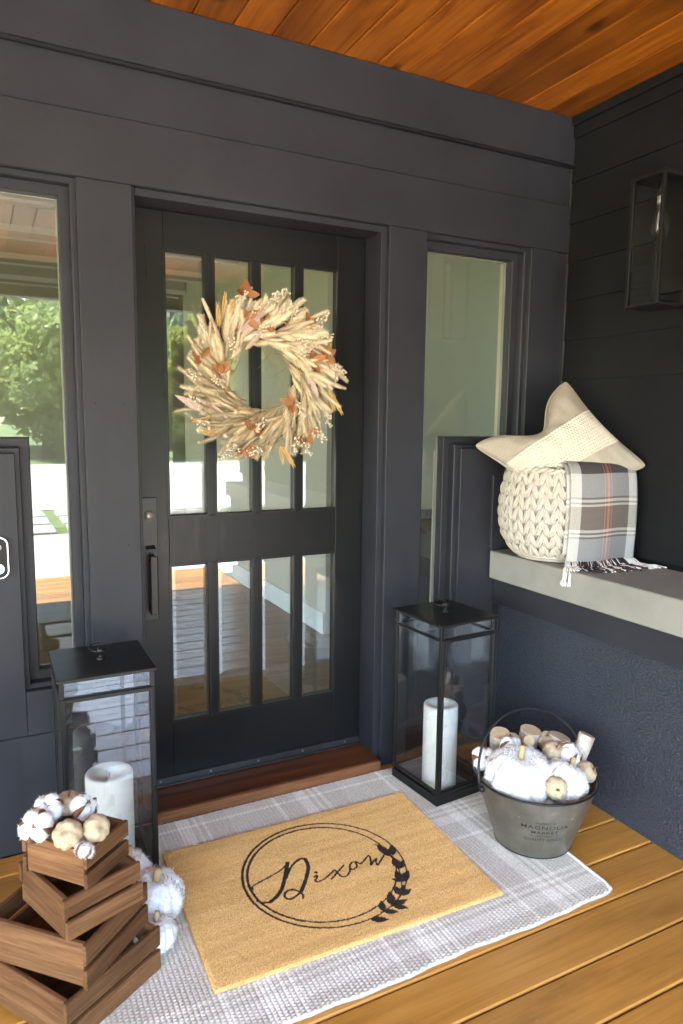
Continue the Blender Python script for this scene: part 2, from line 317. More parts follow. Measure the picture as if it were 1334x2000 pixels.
# ---- ceiling + roof
ceil = root('ceiling', (0, 0, 2.637), kind='structure')
xs = [2.2805-.03]+[2.123-.1325*i for i in range(0, 86)]
xe = 2.30
for x in [2.255]+[2.123-.1325*i for i in range(0, 86)]:
    box('plank', M['ceil'], ceil, x+.0015, xe-.0015, -1.66, 2.352, 2.637, 2.655, ch=.004); xe = x
roof = MB().box(-4.3, 5.2, -1.70, 9.4, 2.90, 3.05).box(-9.3, -4.3005, -1.70, 2.56, 2.90, 3.05).build('roof', M['roofing']); tag(roof, kind='structure')
MB().box(-9.3, 2.6, -1.66, 2.36, 2.66, 2.895).build('ceiling_backing', M['roofing'], ceil)
MB().box(-9.32, 2.5, -1.72, -1.58, 2.36, 2.636).build('front_beam', M['paint'], ceil); MB().box(-9.32, 2.5, -1.70, -1.665, 2.6365, 2.86).build('fascia', M['paint'], ceil)

# ---- door wall
wall = root('house_wall', (0, WY, 0), 'charcoal painted board wall framing the front door and sidelights', 'wall')
def wb(name, x0, x1, z0, z1, yf=WY, th=.03, m='paint', ch=.002): return box(name, M[m], wall, x0, x1, yf, yf+th, z0, z1, ch=ch)
wb('frieze_board', -9.2, 2.279, 2.440, 2.636, WY-.004, ch=.004)
MB().tube([(-9.2, WY-.003, 2.4425), (2.266, WY-.003, 2.4425)], .0075, 10).build('bead_moulding', M['paint'], wall, True)
wb('recessed_strip', -9.2, 2.268, 2.280, 2.445, WY+.013)
wb('corner_strip', 2.268, 2.279, 2.288, 2.4385)
wb('header_board', -9.2, 2.279, 2.0985, 2.287, WY-.001, ch=.003)
wb('mullion_board', .302, .465, 0, 2.0975)
wb('mullion_board', 1.393, 1.557, 0, 2.0975)
wb('stile_board', 2.071, 2.209, 0, 2.0975)
wb('recessed_strip', 2.205, 2.272, 0, 2.0975, WY+.014)
wb('corner_strip', 2.270, 2.2795, 0, 2.0975)
wb('lower_panel', 1.747, 2.0705, 0, 1.277)
wb('apron_board', 1.5575, 1.7465, 0, .53)
wb('apron_board', .1005, .3015, .386, .53); wb('lower_panel', -.22, .10, .386, 1.277)
wb('base_board', -.22, .3015, 0, .385, WY-.0015)
wb('stile_board', -.36, -.2205, 0, 2.0975)
wb('wall_board', -9.2, -.3605, 0, 2.0975)
box('backsplash_board', M['paint'], wall, 1.905, 2.268, WY-.016, WY-.0005, .851, 1.165)
for x, z in ((.335, 1.43), (.425, 1.43), (.335, .975), (.425, .975), (1.43, 1.86), (1.51, 1.86), (.33, 1.86), (1.43, 1.2), (1.51, 1.2), (.05, 1.21), (.06, .62)):
    MB().lathe([(0, -.0012), (.0032, -.0012), (.0035, 0)], 10).mesh
    nl = obj('nail_head', MB().lathe([(.0001, .0012), (.003, .001), (.0036, 0)], 10).mesh('nail_head', M['paint'], True), wall, True, loc=(x, WY, z), rot=(R(90), 0, 0))
def inset(poly, d):
    n = len(poly); out = []
    for i in range(n):
        p0, p1, p2 = poly[i-1], poly[i], poly[(i+1) % n]
        e1 = Vector((p1[0]-p0[0], p1[1]-p0[1])).normalized(); e2 = Vector((p2[0]-p1[0], p2[1]-p1[1])).normalized()
        n1 = Vector((-e1.y, e1.x)); n2 = Vector((-e2.y, e2.x))
        q = Vector(p1)+(n1+n2)*d; out.append((q.x, q.y))
    return out
def ring(name, poly, d0, d1, y0, y1, m, parent, round_=.003):
    o_ = inset(poly, d0); a = inset(poly, d1-round_); i_ = inset(poly, d1); n = len(poly)
    v = [(p[0], y0, p[1]) for p in o_]+[(p[0], y0, p[1]) for p in a]+[(p[0], y0+round_, p[1]) for p in i_]+[(p[0], y1, p[1]) for p in i_]
    f = []
    for k in range(n):
        j = (k+1) % n
        for r_ in range(3): f.append((r_*n+k, r_*n+j, (r_+1)*n+j, (r_+1)*n+k))
    return obj(name, mesh(name, v, f, m), parent, True)
def lwindow(poly, parent):
    wn = ring('window_frame', poly, -.012, .017, 2.366, 2.402, M['paint'], parent)
    return wn
def window(poly):
    o_ = inset(poly, -.012); a = inset(poly, .016); n = len(poly)
    win = ring('window', poly, -.012, .016, 2.3655, 2.405, M['paint'], wall)
    ring('sash', poly, .010, .046, 2.402, 2.45, M['paint'], win).matrix_parent_inverse = Matrix.Translation(-Vector(wall.location))@Matrix.Identity(4) if False else Matrix.Identity(4)
    gp = inset(poly, .040)
    v = [(p[0], 2.436, p[1]) for p in gp]+[(p[0], 2.442, p[1]) for p in gp]
    pane = obj('pane', mesh('pane', v, [tuple(range(n)), tuple(range(2*n-1, n-1, -1))]+[(i, (i+1) % n, n+(i+1) % n, n+i) for i in range(n)], M['glass']), win)
    sp = ring('spacer', poly, .0, .049, 2.4425, 2.456, M['spacer'], win, round_=.001); sp.matrix_parent_inverse = Matrix.Identity(4)
    return win
PR = [(1.557, .53), (1.747, .53), (1.747, 1.277), (2.071, 1.277), (2.071, 2.0975), (1.557, 2.0975)]
PL = [(.302, .53), (.302, 2.0975), (-.22, 2.0975), (-.22, 1.277), (.10, 1.277), (.10, .53)]
window(PR); window(PL)
# jamb and head of the doorway
box('door_jamb', M['paint'], wall, 1.3715, 1.43, 2.3665, 2.56, 0, 2.12); box('door_jamb', M['paint'], wall, .42, .4775, 2.3665, 2.56, 0, 2.12)
box('door_head', M['paint'], wall, .478, 1.371, 2.3665, 2.56, 2.0765, 2.12)
# house body behind the trim (keeps light out of the interior except through glass)
def solid(x0, x1, z0, z1): MB().box(x0, x1, 2.371, 2.56, z0, z1).build('wall_core', M['cream'], wall)
solid(-9.2, -.235, 0, 2.9); solid(-.2345, 1.4299+.66, 2.1205, 2.9); solid(2.0905, 5.1, 0, 2.9)
for a in ((-.2345, .0845, 0, 1.262), (.085, .42, 0, .515), (.318, .4195, .5155, 2.12), (1.4305, 1.541, 0, 2.12), (1.5415, 2.09, 0, .515), (1.763, 2.09, .5155, 1.262)): solid(*a)

# ---- side wall with lap siding
side = root('siding_wall', (2.28, .5, 0), 'dark lap siding side wall above the concrete ledge', 'wall')
zz = [.87, 1.087-.162+.0, 1.087, 1.249, 1.410, 1.566, 1.733, 1.898, 2.055, 2.212, 2.379, 2.552]
YB, YF = 2.339, -1.62
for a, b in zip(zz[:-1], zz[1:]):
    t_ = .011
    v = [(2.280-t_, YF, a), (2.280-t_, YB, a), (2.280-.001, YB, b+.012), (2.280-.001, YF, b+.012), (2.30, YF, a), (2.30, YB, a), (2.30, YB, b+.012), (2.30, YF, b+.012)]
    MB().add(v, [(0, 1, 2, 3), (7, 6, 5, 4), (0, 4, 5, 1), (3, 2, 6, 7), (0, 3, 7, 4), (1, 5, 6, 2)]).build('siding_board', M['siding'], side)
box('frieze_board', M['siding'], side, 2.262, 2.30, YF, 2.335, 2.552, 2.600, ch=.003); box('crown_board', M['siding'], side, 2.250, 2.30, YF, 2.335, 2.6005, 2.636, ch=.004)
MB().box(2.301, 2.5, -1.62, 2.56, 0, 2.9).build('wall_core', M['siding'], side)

# ---- ledge / bench
bench = root('ledge_bench', (2.1, .5, 0), 'concrete slab ledge on a navy stippled panel base', 'bench')
bs = MB().box(1.898, 2.268, -.9, 2.323, .733, .850, ch=.004)
o = bs.build('slab', M['concrete'], bench)
box('top_rail', M['paint'], bench, 1.934, 2.27, -.88, 2.338, .620, .7325)
box('corner_stile', M['paint'], bench, 1.9345, 2.27, 2.300, 2.338, 0, .6195)
MB().box(1.946, 2.27, -.88, 2.2995, 0, .6195).build('stipple_panel', M['panel'], bench)

# ---- sill
sill = root('door_sill', (.92, 2.3, 0), 'worn reddish wooden sill step below the front door', 'door sill')
MB().add([(.4785, 2.318, .0405), (1.3705, 2.318, .0405), (1.3705, 2.5, .046), (.4785, 2.5, .046), (.4785, 2.318, .002), (1.3705, 2.318, .002), (1.3705, 2.5, .002), (.4785, 2.5, .002)],
         [(0, 1, 2, 3), (0, 4, 5, 1), (1, 5, 6, 2), (3, 2, 6, 7), (0, 3, 7, 4)]).build('sill_board', M['sill'], sill)
box('sill_nosing', M['sillnose'], sill, .4660, 1.3722, 2.296, 2.3175, .002, .0418, ch=.004)

# ---- front door
door = root('front_door', (.92, 2.5, .05), 'black front door with eight bevelled glass lites and a dried wreath', 'door')
DY, DT = 2.481, .045
def dp(name, x0, x1, z0, z1, y0=DY, y1=DY+DT, m='door', ch=.0012): return box(name, M[m], door, x0, x1, y0, y1, z0, z1, ch=ch)
X0, X1, X2, X3 = .479, .5905, 1.251, 1.3695
dp('stile', X0, X1, .048, 2.0745); dp('stile', X2, X3, .048, 2.0745)
dp('rail', X1+.0003, X2-.0003, 1.949, 2.0745, DY+.0004); dp('rail', X1+.0003, X2-.0003, .868, 1.0395, DY+.0004); dp('rail', X1+.0003, X2-.0003, .048, .281, DY+.0004)
mx_ = [.7485, .9205, 1.0885]; mw = .0135
for z0, z1 in ((1.0398, 1.9487), (.2813, .8677)):
    for m_ in mx_: dp('muntin', m_-mw, m_+mw, z0, z1, DY+.0008)
    ed = [X1]+[q for m_ in mx_ for q in (m_-mw, m_+mw)]+[X2]
    for a, b in zip(ed[::2], ed[1::2]):
        po = [(a, z0), (b, z0), (b, z1), (a, z1)]
        gb = ring('lite', po, -.003, .007, DY-.003, DY+.016, M['black'], door, .003)
        # bevelled glass pane
        e0 = inset(po, .0055); e1 = inset(po, .021); yb, yc = DY+.0125, DY+.0085
        v = [(p[0], yb, p[1]) for p in e0]+[(p[0], yc, p[1]) for p in e1]+[(p[0], DY+.015, p[1]) for p in e0]
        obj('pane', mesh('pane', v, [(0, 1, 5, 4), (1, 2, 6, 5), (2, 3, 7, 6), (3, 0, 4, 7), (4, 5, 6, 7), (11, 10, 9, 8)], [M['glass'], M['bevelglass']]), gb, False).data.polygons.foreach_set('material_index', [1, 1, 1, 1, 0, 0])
sw = dp('door_sweep', X0+.002, X3-.002, .0475, .076, DY-.008, DY-.0005, 'alu')
dp('drip_lip', X0+.002, X3-.002, .047, .0535, DY-.020, DY-.0085, 'alu')
for q in range(5): obj('screw', MB().lathe([(.0001, .0022), (.0035, .0016), (.0042, 0)], 10).mesh('screw', M['chrome'], True), sw, False, loc=(X0+.06+q*.19, DY-.008, .064), rot=(R(90), 0, 0))
# handle set
plate = box('handle_plate', M['handle'], door, .4935, .5495, DY-.007, DY-.0006, .675, 1.113, ch=.0015)
obj('lock_cylinder', MB().lathe([(.0001, .010), (.0125, .010), (.0135, .0085), (.0165, .008), (.018, .0065), (.018, 0)], 28).mesh('lock_cylinder', M['chrome'], True), plate, False, loc=(.522, DY-.007, 1.049), rot=(R(90), 0, 0))
box('keyhole', M['wick'], plate, .5207, .5233, DY-.0185, DY-.0172, 1.043, 1.055, ch=0)
MB().box(.5115, .5375, DY-.055, DY-.045, .706, .914, ch=.003).box(.5145, .5345, DY-.0449, DY-.0071, .706, .726, ch=.001).box(.5145, .5345, DY-.0449, DY-.0071, .892, .912, ch=.001).build('pull_handle', M['handle'], plate)
MB().add([(.507, DY-.0072, .945), (.537, DY-.0072, .945), (.537, DY-.034, .936), (.507, DY-.034, .936), (.507, DY-.0072, .936), (.537, DY-.0072, .936), (.537, DY-.036, .9265), (.507, DY-.036, .9265)],
         [(0, 1, 2, 3), (7, 6, 5, 4), (3, 2, 6, 7), (0, 3, 7, 4), (1, 5, 6, 2)]).build('thumb_latch', M['handle'], plate)

# ---- interior seen through the glass
inn = root('interior_room', (0, 5, 0), kind='structure')
def ib(n, m, *a): return MB().box(*a).build(n, M[m], inn)
ib('floor', 'intfloor', -4.2, 5, 2.561, 9.2, -.05, .045)
ib('ceiling', 'intceil', -4.2, 5, 2.561, 9.2, 2.75, 2.85)
ib('wall', 'cream', -4.2, 5.1, 9.2, 9.3, 0, 2.9)
# left wall of the room, two unseen openings added to let daylight in
for a in ((2.561, 3.4), (5.2, 6.0), (7.9, 9.2)): ib('wall', 'cream', -4.2, -4.1, a[0], a[1], 0, 2.749)
for a in ((3.4, 5.2), (6.0, 7.9)): ib('wall', 'cream', -4.2, -4.1, a[0]+.0005, a[1]-.0005, 0, .5); ib('wall', 'cream', -4.2, -4.1, a[0]+.0005, a[1]-.0005, 2.4, 2.749)
# right: partition return seen through the right sidelight
ib('partition', 'cream', 1.9, 2.02, 3.9, 7.2, .046, 2.749)
ib('partition', 'cream', 2.03, 5.0, 3.9, 4.0, .046, 2.749)
ib('baseboard', 'intwhite', 1.882, 1.8995, 3.9, 7.2, .046, .18)
for a in ((2.561, 3.0), (3.75, 9.2)): ib('wall', 'cream', 4.95, 5.05, a[0], a[1], 0, 2.749)
for yy in (4.42, 5.38, 6.28, 7.2):
    ib('ceiling_beam', 'cream', -4.0, 1.89, yy-.12, yy+.12, 2.60, 2.7495)
    for s in (-1, 1): ib('beam_trim', 'intwhite', -4.0, 1.89, yy+s*.125-.006, yy+s*.125+.006, 2.585, 2.625)
ib('console_table', 'darkfab', 2.0, 2.6, 3.25, 3.6, .046, .85)
ib('console_table', 'darkfab', .9, 1.5, 6.3, 6.9, .046, .95)

# ================================================================== OBJECTS
def stripes(t, coord, stops):
    r = t.n('ShaderNodeValToRGB'); r.color_ramp.interpolation = 'CONSTANT'; e = r.color_ramp.elements
    while len(e) < len(stops): e.new(0.5)
    for i, (p, c) in enumerate(stops): e[i].position = p; e[i].color = rgb(c)
    t.l(coord, r.inputs['Fac']); return r.outputs['Color']
def math_(t, op, a, b):
    m = t.n('ShaderNodeMath', operation=op)
    for i, q in enumerate((a, b)):
        if isinstance(q, (int, float)): m.inputs[i].default_value = q
        else: t.l(q, m.inputs[i])
    return m.outputs[0]
def gridmesh(name, P, mat, smooth=True, fmat=None, closed_bottom=None):
    """P: (ny, nx, 3) array of points"""
    ny, nx, _ = P.shape; me = bpy.data.meshes.new(name)
    idx = np.arange(ny*nx).reshape(ny, nx)
    q = np.stack([idx[:-1, :-1], idx[:-1, 1:], idx[1:, 1:], idx[1:, :-1]], -1).reshape(-1, 4)
    me.vertices.add(ny*nx); me.vertices.foreach_set('co', P.reshape(-1).astype(np.float32))
    me.loops.add(q.size); me.loops.foreach_set('vertex_index', q.reshape(-1).astype(np.int32))
    me.polygons.add(len(q)); me.polygons.foreach_set('loop_start', np.arange(0, q.size, 4, dtype=np.int32)); me.polygons.foreach_set('loop_total', np.full(len(q), 4, np.int32))
    for m in (mat if isinstance(mat, (list, tuple)) else [mat]): me.materials.append(m)
    if fmat is not None: me.polygons.foreach_set('material_index', fmat.reshape(-1).astype(np.int32))
    me.polygons.foreach_set('use_smooth', np.full(len(q), smooth, bool))
    me.update(calc_edges=True); me.validate(); return me

# ---- rug: woven flat rug, real weave relief
t = NT('plaid_rug'); tc = t.n('ShaderNodeTexCoord'); sx = t.n('ShaderNodeSeparateXYZ'); t.l(tc.outputs['Object'], sx.inputs[0])
g1, g2, wh = (.64, .605, .525), (.70, .665, .585), (.96, .93, .85)
def st(coord, off, per):
    f = math_(t, 'FRACT', math_(t, 'DIVIDE', math_(t, 'SUBTRACT', coord, off), per), 0)
    return stripes(t, f, [(0, wh), (.10, g1), (.13, wh), (.16, g1), (.19, wh), (.22, g1), (.40, g2), (.62, g1), (.80, wh), (.83, g1)])
cA = st(sx.outputs['X'], .10, .44); cB = st(sx.outputs['Y'], 1.40, .46)
mxr = t.n('ShaderNodeMix', data_type='RGBA'); mxr.inputs['Factor'].default_value = .5; t.l(cA, mxr.inputs['A']); t.l(cB, mxr.inputs['B'])
nzr = t.n('ShaderNodeTexNoise', Scale=120, Detail=2); t.l(tc.outputs['Object'], nzr.inputs['Vector'])
mm = t.n('ShaderNodeMix', data_type='RGBA', blend_type='MULTIPLY'); mm.inputs['Factor'].default_value = .8; t.l(mxr.outputs['Result'], mm.inputs['A'])
t.l(ramp(t, nzr.outputs['Fac'], [(.3, (.72, .70, .68)), (.65, (1, 1, 1))]), mm.inputs['B']); t.l(mm.outputs['Result'], t.b.inputs['Base Color']); t.b.inputs['Roughness'].default_value = .95
RUG = t.m
rx0, rx1, ry0, ry1 = .105, 1.636, 1.352, 2.294
nx, ny = 620, 380
X, Y = np.meshgrid(np.linspace(rx0, rx1, nx), np.linspace(ry0, ry1, ny))
p = .0125; col_ = np.floor(X/p); Z = .0050+.0018*np.sin(2*np.pi*X/p)**2*np.sign(1)+.0042*np.abs(np.sin(np.pi*(Y/ (p*.8)+.5*(col_ % 2))))*np.abs(np.sin(np.pi*X/p))
ed = np.minimum(np.minimum(X-rx0, rx1-X), np.minimum(Y-ry0, ry1-Y)); Z = np.where(ed < .0045, .0005, Z)
wob = .003*np.sin(Y*21)+.0015*np.sin(Y*55+1); Xw = X+wob*np.clip(1-(rx1-X)/.1, 0, 1); Yw = Y+(.0035*np.sin(X*13)+.0015*np.sin(X*47))*np.clip(1-(Y-ry0)/.1, 0, 1)
cr = np.clip(1-np.hypot(rx1-X, Y-ry0)/.05, 0, 1)**2; Xw -= cr*.012; Yw += cr*.010
rug = obj('rug', gridmesh('rug', np.stack([Xw, Yw, Z], -1), RUG)); tag(rug, 'grey woven rug with white plaid lines under the coir doormat', 'rug')
EDGE = plain('rug_edge', (.66, .64, .62), (.78, .77, .75), scale=80, rough=.95)
for a, b in (((rx1-.004, ry0+.012), (rx1-.004, ry1-.004)), ((rx0+.004, ry0+.004), (rx0+.004, ry1-.004))):
    n_ = 110; rt_ = a[0] > 1
    pts = [(a[0]+(.003*math.sin((a[1]+(b[1]-a[1])*i/n_)*21) if rt_ else 0)-(.012*max(0, 1-i/6)**2 if rt_ else 0), a[1]+(b[1]-a[1])*i/n_, .0065) for i in range(n_+1)]
    MB().tube(pts, [.0058+.001*(i % 2) for i in range(n_+1)], 6).build('bound_edge', EDGE, rug, True)

# ---- doormat: coir pile with printed design
segs = []
def poly_(pts, w0, w1=None):
    w1 = w1 or w0; n_ = len(pts)
    # Catmull-Rom smoothing
    out = []
    for i in range(n_-1):
        p0, p1, p2, p3 = (np.array(pts[max(i-1, 0)]), np.array(pts[i]), np.array(pts[i+1]), np.array(pts[min(i+2, n_-1)]))
        for k in range(5):
            u = k/5; out.append(.5*((2*p1)+(-p0+p2)*u+(2*p0-5*p1+4*p2-p3)*u*u+(-p0+3*p1-3*p2+p3)*u**3))
    out.append(np.array(pts[-1])); m_ = len(out)
    for i in range(m_-1): segs.append((out[i], out[i+1], w0+(w1-w0)*i/m_, w0+(w1-w0)*(i+1)/m_))
poly_([(.656, 1.814), (.656, 1.823), (.665, 1.831), (.727, 1.85), (.769, 1.866), (.795, 1.887)], .0028)
poly_([(.795, 1.887), (.764, 1.831), (.734, 1.783), (.703, 1.753), (.68, 1.742)], .0062); poly_([(.68, 1.742), (.661, 1.748), (.649, 1.764)], .004)
poly_([(.761, 1.817), (.798, 1.864), (.835, 1.887), (.852, 1.88)], .0032, .0055); poly_([(.852, 1.88), (.845, 1.841), (.814, 1.79), (.779, 1.745)], .0062); poly_([(.779, 1.745), (.751, 1.73), (.732, 1.73), (.727, 1.748), (.741, 1.764), (.76, 1.763), (.773, 1.747), (.777, 1.73), (.772, 1.715)], .0036)
poly_([(.841, 1.789), (.851, 1.79), (.844, 1.779), (.836, 1.77), (.842, 1.762), (.868, 1.768), (.902, 1.786), (.911, 1.788), (.912, 1.768), (.916, 1.752), (.93, 1.749), (.95, 1.764)], .0031)
poly_([(.946, 1.798), (.918, 1.78), (.883, 1.756)], .0031)
poly_([(.95, 1.764), (.958, 1.781)], .0028)
poly_([(.988, 1.798), (.973, 1.799), (.958, 1.781), (.962, 1.767), (.979, 1.775), (.988, 1.798), (.997, 1.783), (1.016, 1.793), (1.037, 1.807), (1.039, 1.798), (1.023, 1.762)], .0033)
poly_([(1.023, 1.762), (1.035, 1.772), (1.053, 1.784), (1.043, 1.767), (1.041, 1.753), (1.058, 1.766), (1.084, 1.788)], .0031)
poly_([(.853, 1.807), (.855, 1.804)], .0048)
poly_([(1.087, 1.851), (1.096, 1.812), (1.105, 1.774), (1.088, 1.705), (1.061, 1.645), (1.03, 1.603), (.985, 1.576), (.949, 1.564), (.905, 1.55)], .0022)
leaves_ = [((1.111, 1.775), (1.132, 1.826)), ((1.1, 1.78), (1.092, 1.849)), ((1.105, 1.774), (1.085, 1.812)), ((1.093, 1.706), (1.105, 1.771)), ((1.092, 1.707), (1.13, 1.742)), ((1.064, 1.65), (1.078, 1.708)), ((1.064, 1.65), (1.114, 1.689)), ((1.063, 1.652), (1.046, 1.68)), ((1.029, 1.602), (1.037, 1.65)), ((1.031, 1.601), (1.064, 1.637)), ((1.032, 1.6), (1.075, 1.612)), ((.985, 1.576), (1.011, 1.631)), ((.985, 1.576), (1.039, 1.577)), ((.985, 1.576), (1.022, 1.543)), ((.95, 1.566), (.969, 1.608)), ((.95, 1.566), (.989, 1.544)), ((.903, 1.551), (.95, 1.53))]
c4 = [np.array(q) for q in ((.446, 1.508), (1.310, 1.484), (1.341, 2.094), (.459, 2.108))]     # FL FR BR BL
nx, ny = 700, 480
U, V = np.meshgrid(np.linspace(0, 1, nx), np.linspace(0, 1, ny))
P2 = ((1-U)*(1-V))[..., None]*c4[0]+(U*(1-V))[..., None]*c4[1]+(U*V)[..., None]*c4[2]+((1-U)*V)[..., None]*c4[3]
Xc, Yc = P2[..., 0], P2[..., 1]
jx = Xc+np.random.normal(0, .0006, Xc.shape); jy = Yc+np.random.normal(0, .0006, Xc.shape)
ink = np.zeros(Xc.shape, bool)
for a, b, w0, w1 in segs:
    d = b-a; L2 = d@d+1e-12; tt = np.clip(((jx-a[0])*d[0]+(jy-a[1])*d[1])/L2, 0, 1)
    ink |= np.hypot(jx-a[0]-tt*d[0], jy-a[1]-tt*d[1]) < w0+(w1-w0)*tt
for a, b in leaves_:
    a = np.array(a); b = np.array(b); d = b-a; L_ = np.hypot(*d); d = d/L_; nn = np.array((-d[1], d[0]))
    s_ = ((jx-a[0])*d[0]+(jy-a[1])*d[1])/L_; q_ = (jx-a[0])*nn[0]+(jy-a[1])*nn[1]
    ink |= (s_ > 0) & (s_ < 1) & (np.abs(q_) < .22*L_*np.sin(np.pi*np.clip(s_, 0, 1)**.8))
for cx_, cy_, r_ in ((.8838, 1.8045, .2502), (.8763, 1.8072, .2273)):
    an = np.arctan2(jy-cy_, jx-cx_); ink |= np.abs(np.hypot(jx-cx_, jy-cy_)-r_) < .0033+.0009*np.cos(an-2.4)
Zc = .0205+np.random.normal(0, .0011, Xc.shape)+.0002*np.sin(Yc*400+2*np.sin(Xc*30))
em = np.minimum(np.minimum(U*.88, (1-U)*.88), np.minimum(V*.61, (1-V)*.61)); Zc = np.where(em < .0012, .0085, Zc-.002*np.clip(1-em/.008, 0, 1))
fm = ink[:-1, :-1].astype(int)
def coir(name, c1, c2, c3):
    t = NT(name); v = coords(t, (1, 1, .4), False); n1 = t.n('ShaderNodeTexNoise', Scale=420, Detail=3); t.l(v, n1.inputs['Vector'])
    v2 = coords(t, (.25, 2.2, 1), False); n2 = t.n('ShaderNodeTexNoise', Scale=16, Detail=4); t.l(v2, n2.inputs['Vector'])
    c = ramp(t, n1.outputs['Fac'], [(.25, c1), (.5, c2), (.75, c3)]); mk = t.n('ShaderNodeMix', data_type='RGBA', blend_type='MULTIPLY'); mk.inputs['Factor'].default_value = 1; t.l(c, mk.inputs['A'])
    t.l(ramp(t, n2.outputs['Fac'], [(.3, (.82, .78, .72)), (.65, (1.0, 1.0, 1.0))]), mk.inputs['B']); t.l(mk.outputs['Result'], t.b.inputs['Base Color']); t.b.inputs['Roughness'].default_value = .95; t.b.inputs['Specular IOR Level'].default_value = .2
    return t.m
COIR = coir('coir', (.48, .26, .085), (.71, .44, .17), (.86, .61, .27)); INK = coir('coir_ink', (.018, .012, .010), (.035, .024, .020), (.06, .045, .038))
matr = root('doormat', (.88, 1.8, .009), 'tan coir doormat printed with a dark ringed script name', 'doormat')
obj('coir_pile', gridmesh('coir_pile', np.stack([Xc, Yc, Zc], -1), [COIR, INK], False, fm), matr, True)
# loose bristles round the rim and over the pile
bv, bf = [], []
rng = np.random.default_rng(3)
for k in range(9000):
    if k < 2600:
        s = rng.random()*4; e = int(s); u = s-e; pq = c4[e]*(1-u)+c4[(e+1) % 4]*u; cen = (c4[0]+c4[2])/2; out = (pq-cen); out /= np.hypot(*out); z0 = rng.uniform(.010, .021); q = np.array([*(pq-out*.002), z0]); d = np.array([out[0]*.004, out[1]*.004, rng.uniform(-.003, .003)])+rng.normal(0, .0015, 3)
    else:
        u, v_ = rng.random(2); pq = (1-u)*(1-v_)*c4[0]+u*(1-v_)*c4[1]+u*v_*c4[2]+(1-u)*v_*c4[3]
        i_, j_ = int(u*(nx-1)), int(v_*(ny-1))
        if ink[j_, i_]: continue
        q = np.array([*pq, .0195]); d = np.array([*rng.normal(0, .0025, 2), .0035])
    sd_ = np.array([-d[1], d[0], 0]); sd_ = sd_/(np.linalg.norm(sd_)+1e-9)*.0006; n0 = len(bv)
    bv += [tuple(q-sd_), tuple(q+sd_), tuple(q+d)]; bf.append((n0, n0+1, n0+2))
tag(obj('bristles', mesh('bristles', bv, bf, COIR), matr, True), kind='stuff')

# ---- lanterns
def lantern(loc, rz, label, wx=.262, wy=.272, H=.672, doorframe=True):
    L = root('lantern', loc, label, 'lantern', 'black box lanterns beside the door', rz=rz)
    a, b = wx/2, wy/2; bk = M['black']; p = .0065
    def pb(name, *q, ch=.001, m=bk): return MB().box(*q, ch=ch).build(name, m, L, pw=False)
    pb('base_tray', -a, a, -b, b, 0, .010)
    tr = MB()
    for s in (-1, 1):
        tr.box(-a+.0005, a-.0005, s*b-(.004 if s > 0 else 0), s*b+(.004 if s < 0 else 0), .0105, .033); tr.box(s*a-(.004 if s > 0 else 0), s*a+(.004 if s < 0 else 0), -b+.0045, b-.0045, .0105, .033)
    tr.build('tray_rim', bk, L, pw=False)
    for sx_ in (-1, 1):
        for sy_ in (-1, 1): pb('post', sx_*(a-p)-p, sx_*(a-p)+p, sy_*(b-p)-p, sy_*(b-p)+p, .0335, H-.0105)
    for z in (.048, H-.058):
        for s in (-1, 1):
            pb('rail', -a+2*p+.0004, a-2*p-.0004, s*(b-p)-.0055, s*(b-p)+.0055, z-.005, z+.005); pb('rail', s*(a-p)-.0055, s*(a-p)+.0055, -b+2*p+.0004, b-2*p-.0004, z-.005, z+.005)
    for s in (-1, 1):
        pb('glass_pane', -a+2*p, a-2*p, s*(b-p)-.0012, s*(b-p)+.0012, .0535, H-.0635, ch=0, m=M['lanternglass']); pb('glass_pane', s*(a-p)-.0012, s*(a-p)+.0012, -b+2*p, b-2*p, .0535, H-.0635, ch=0, m=M['lanternglass'])
        pb('glass_pane', -a+2*p, a-2*p, s*(b-p)-.001, s*(b-p)+.001, H-.0525, H-.0115, ch=0, m=M['lanternglass']); pb('glass_pane', s*(a-p)-.001, s*(a-p)+.001, -b+2*p, b-2*p, H-.0525, H-.0115, ch=0, m=M['lanternglass'])
    if doorframe:       # hinged frame on the front
        yy = -b-.006; df = MB(); x0, x1, z0, z1, q = -a+.004, a-.004, .040, H-.056, .011
        df.box(x0, x0+q, yy, -b-.0003, z0, z1, ch=.001).box(x1-q, x1, yy, -b-.0003, z0, z1, ch=.001).box(x0+q, x1-q, yy, -b-.0003, z0, z0+q, ch=.001).box(x0+q, x1-q, yy, -b-.0003, z1-q, z1, ch=.001)
        df.build('door_frame', bk, L, pw=False)
        MB().tube([(x1-.003, yy-.003, H*.42), (x1-.003, yy-.003, H*.42+.03)], .003, 8).build('latch', bk, L, pw=False)
    pb('roof_plate', -a-.006, a+.006, -b-.006, b+.006, H-.010, H, ch=.0015)
    MB().lathe([(.012, 0), (.012, .005), (.006, .007), (.006, .017), (.011, .020), (.013, .027), (.011, .034), (.004, .038), (.0001, .039)], 20, z=H).build('finial', bk, L, True, pw=False)
    MB().tube([(.030*math.cos(2*math.pi*i/28), .030*math.sin(2*math.pi*i/28)+.02, H+.030+.004*math.sin(2*math.pi*i/28)) for i in range(28)], .0022, 6, closed=True).build('ring', bk, L, True, pw=False)
    return L
lantern((.297, 2.130, .003), R(-.6), 'black glass lantern behind the stack of wooden crates', .258, .272, .672)
lantern((1.527, 2.112, .009), R(5.0), 'black glass lantern beside the metal bucket and concrete ledge', .262, .272, .672)
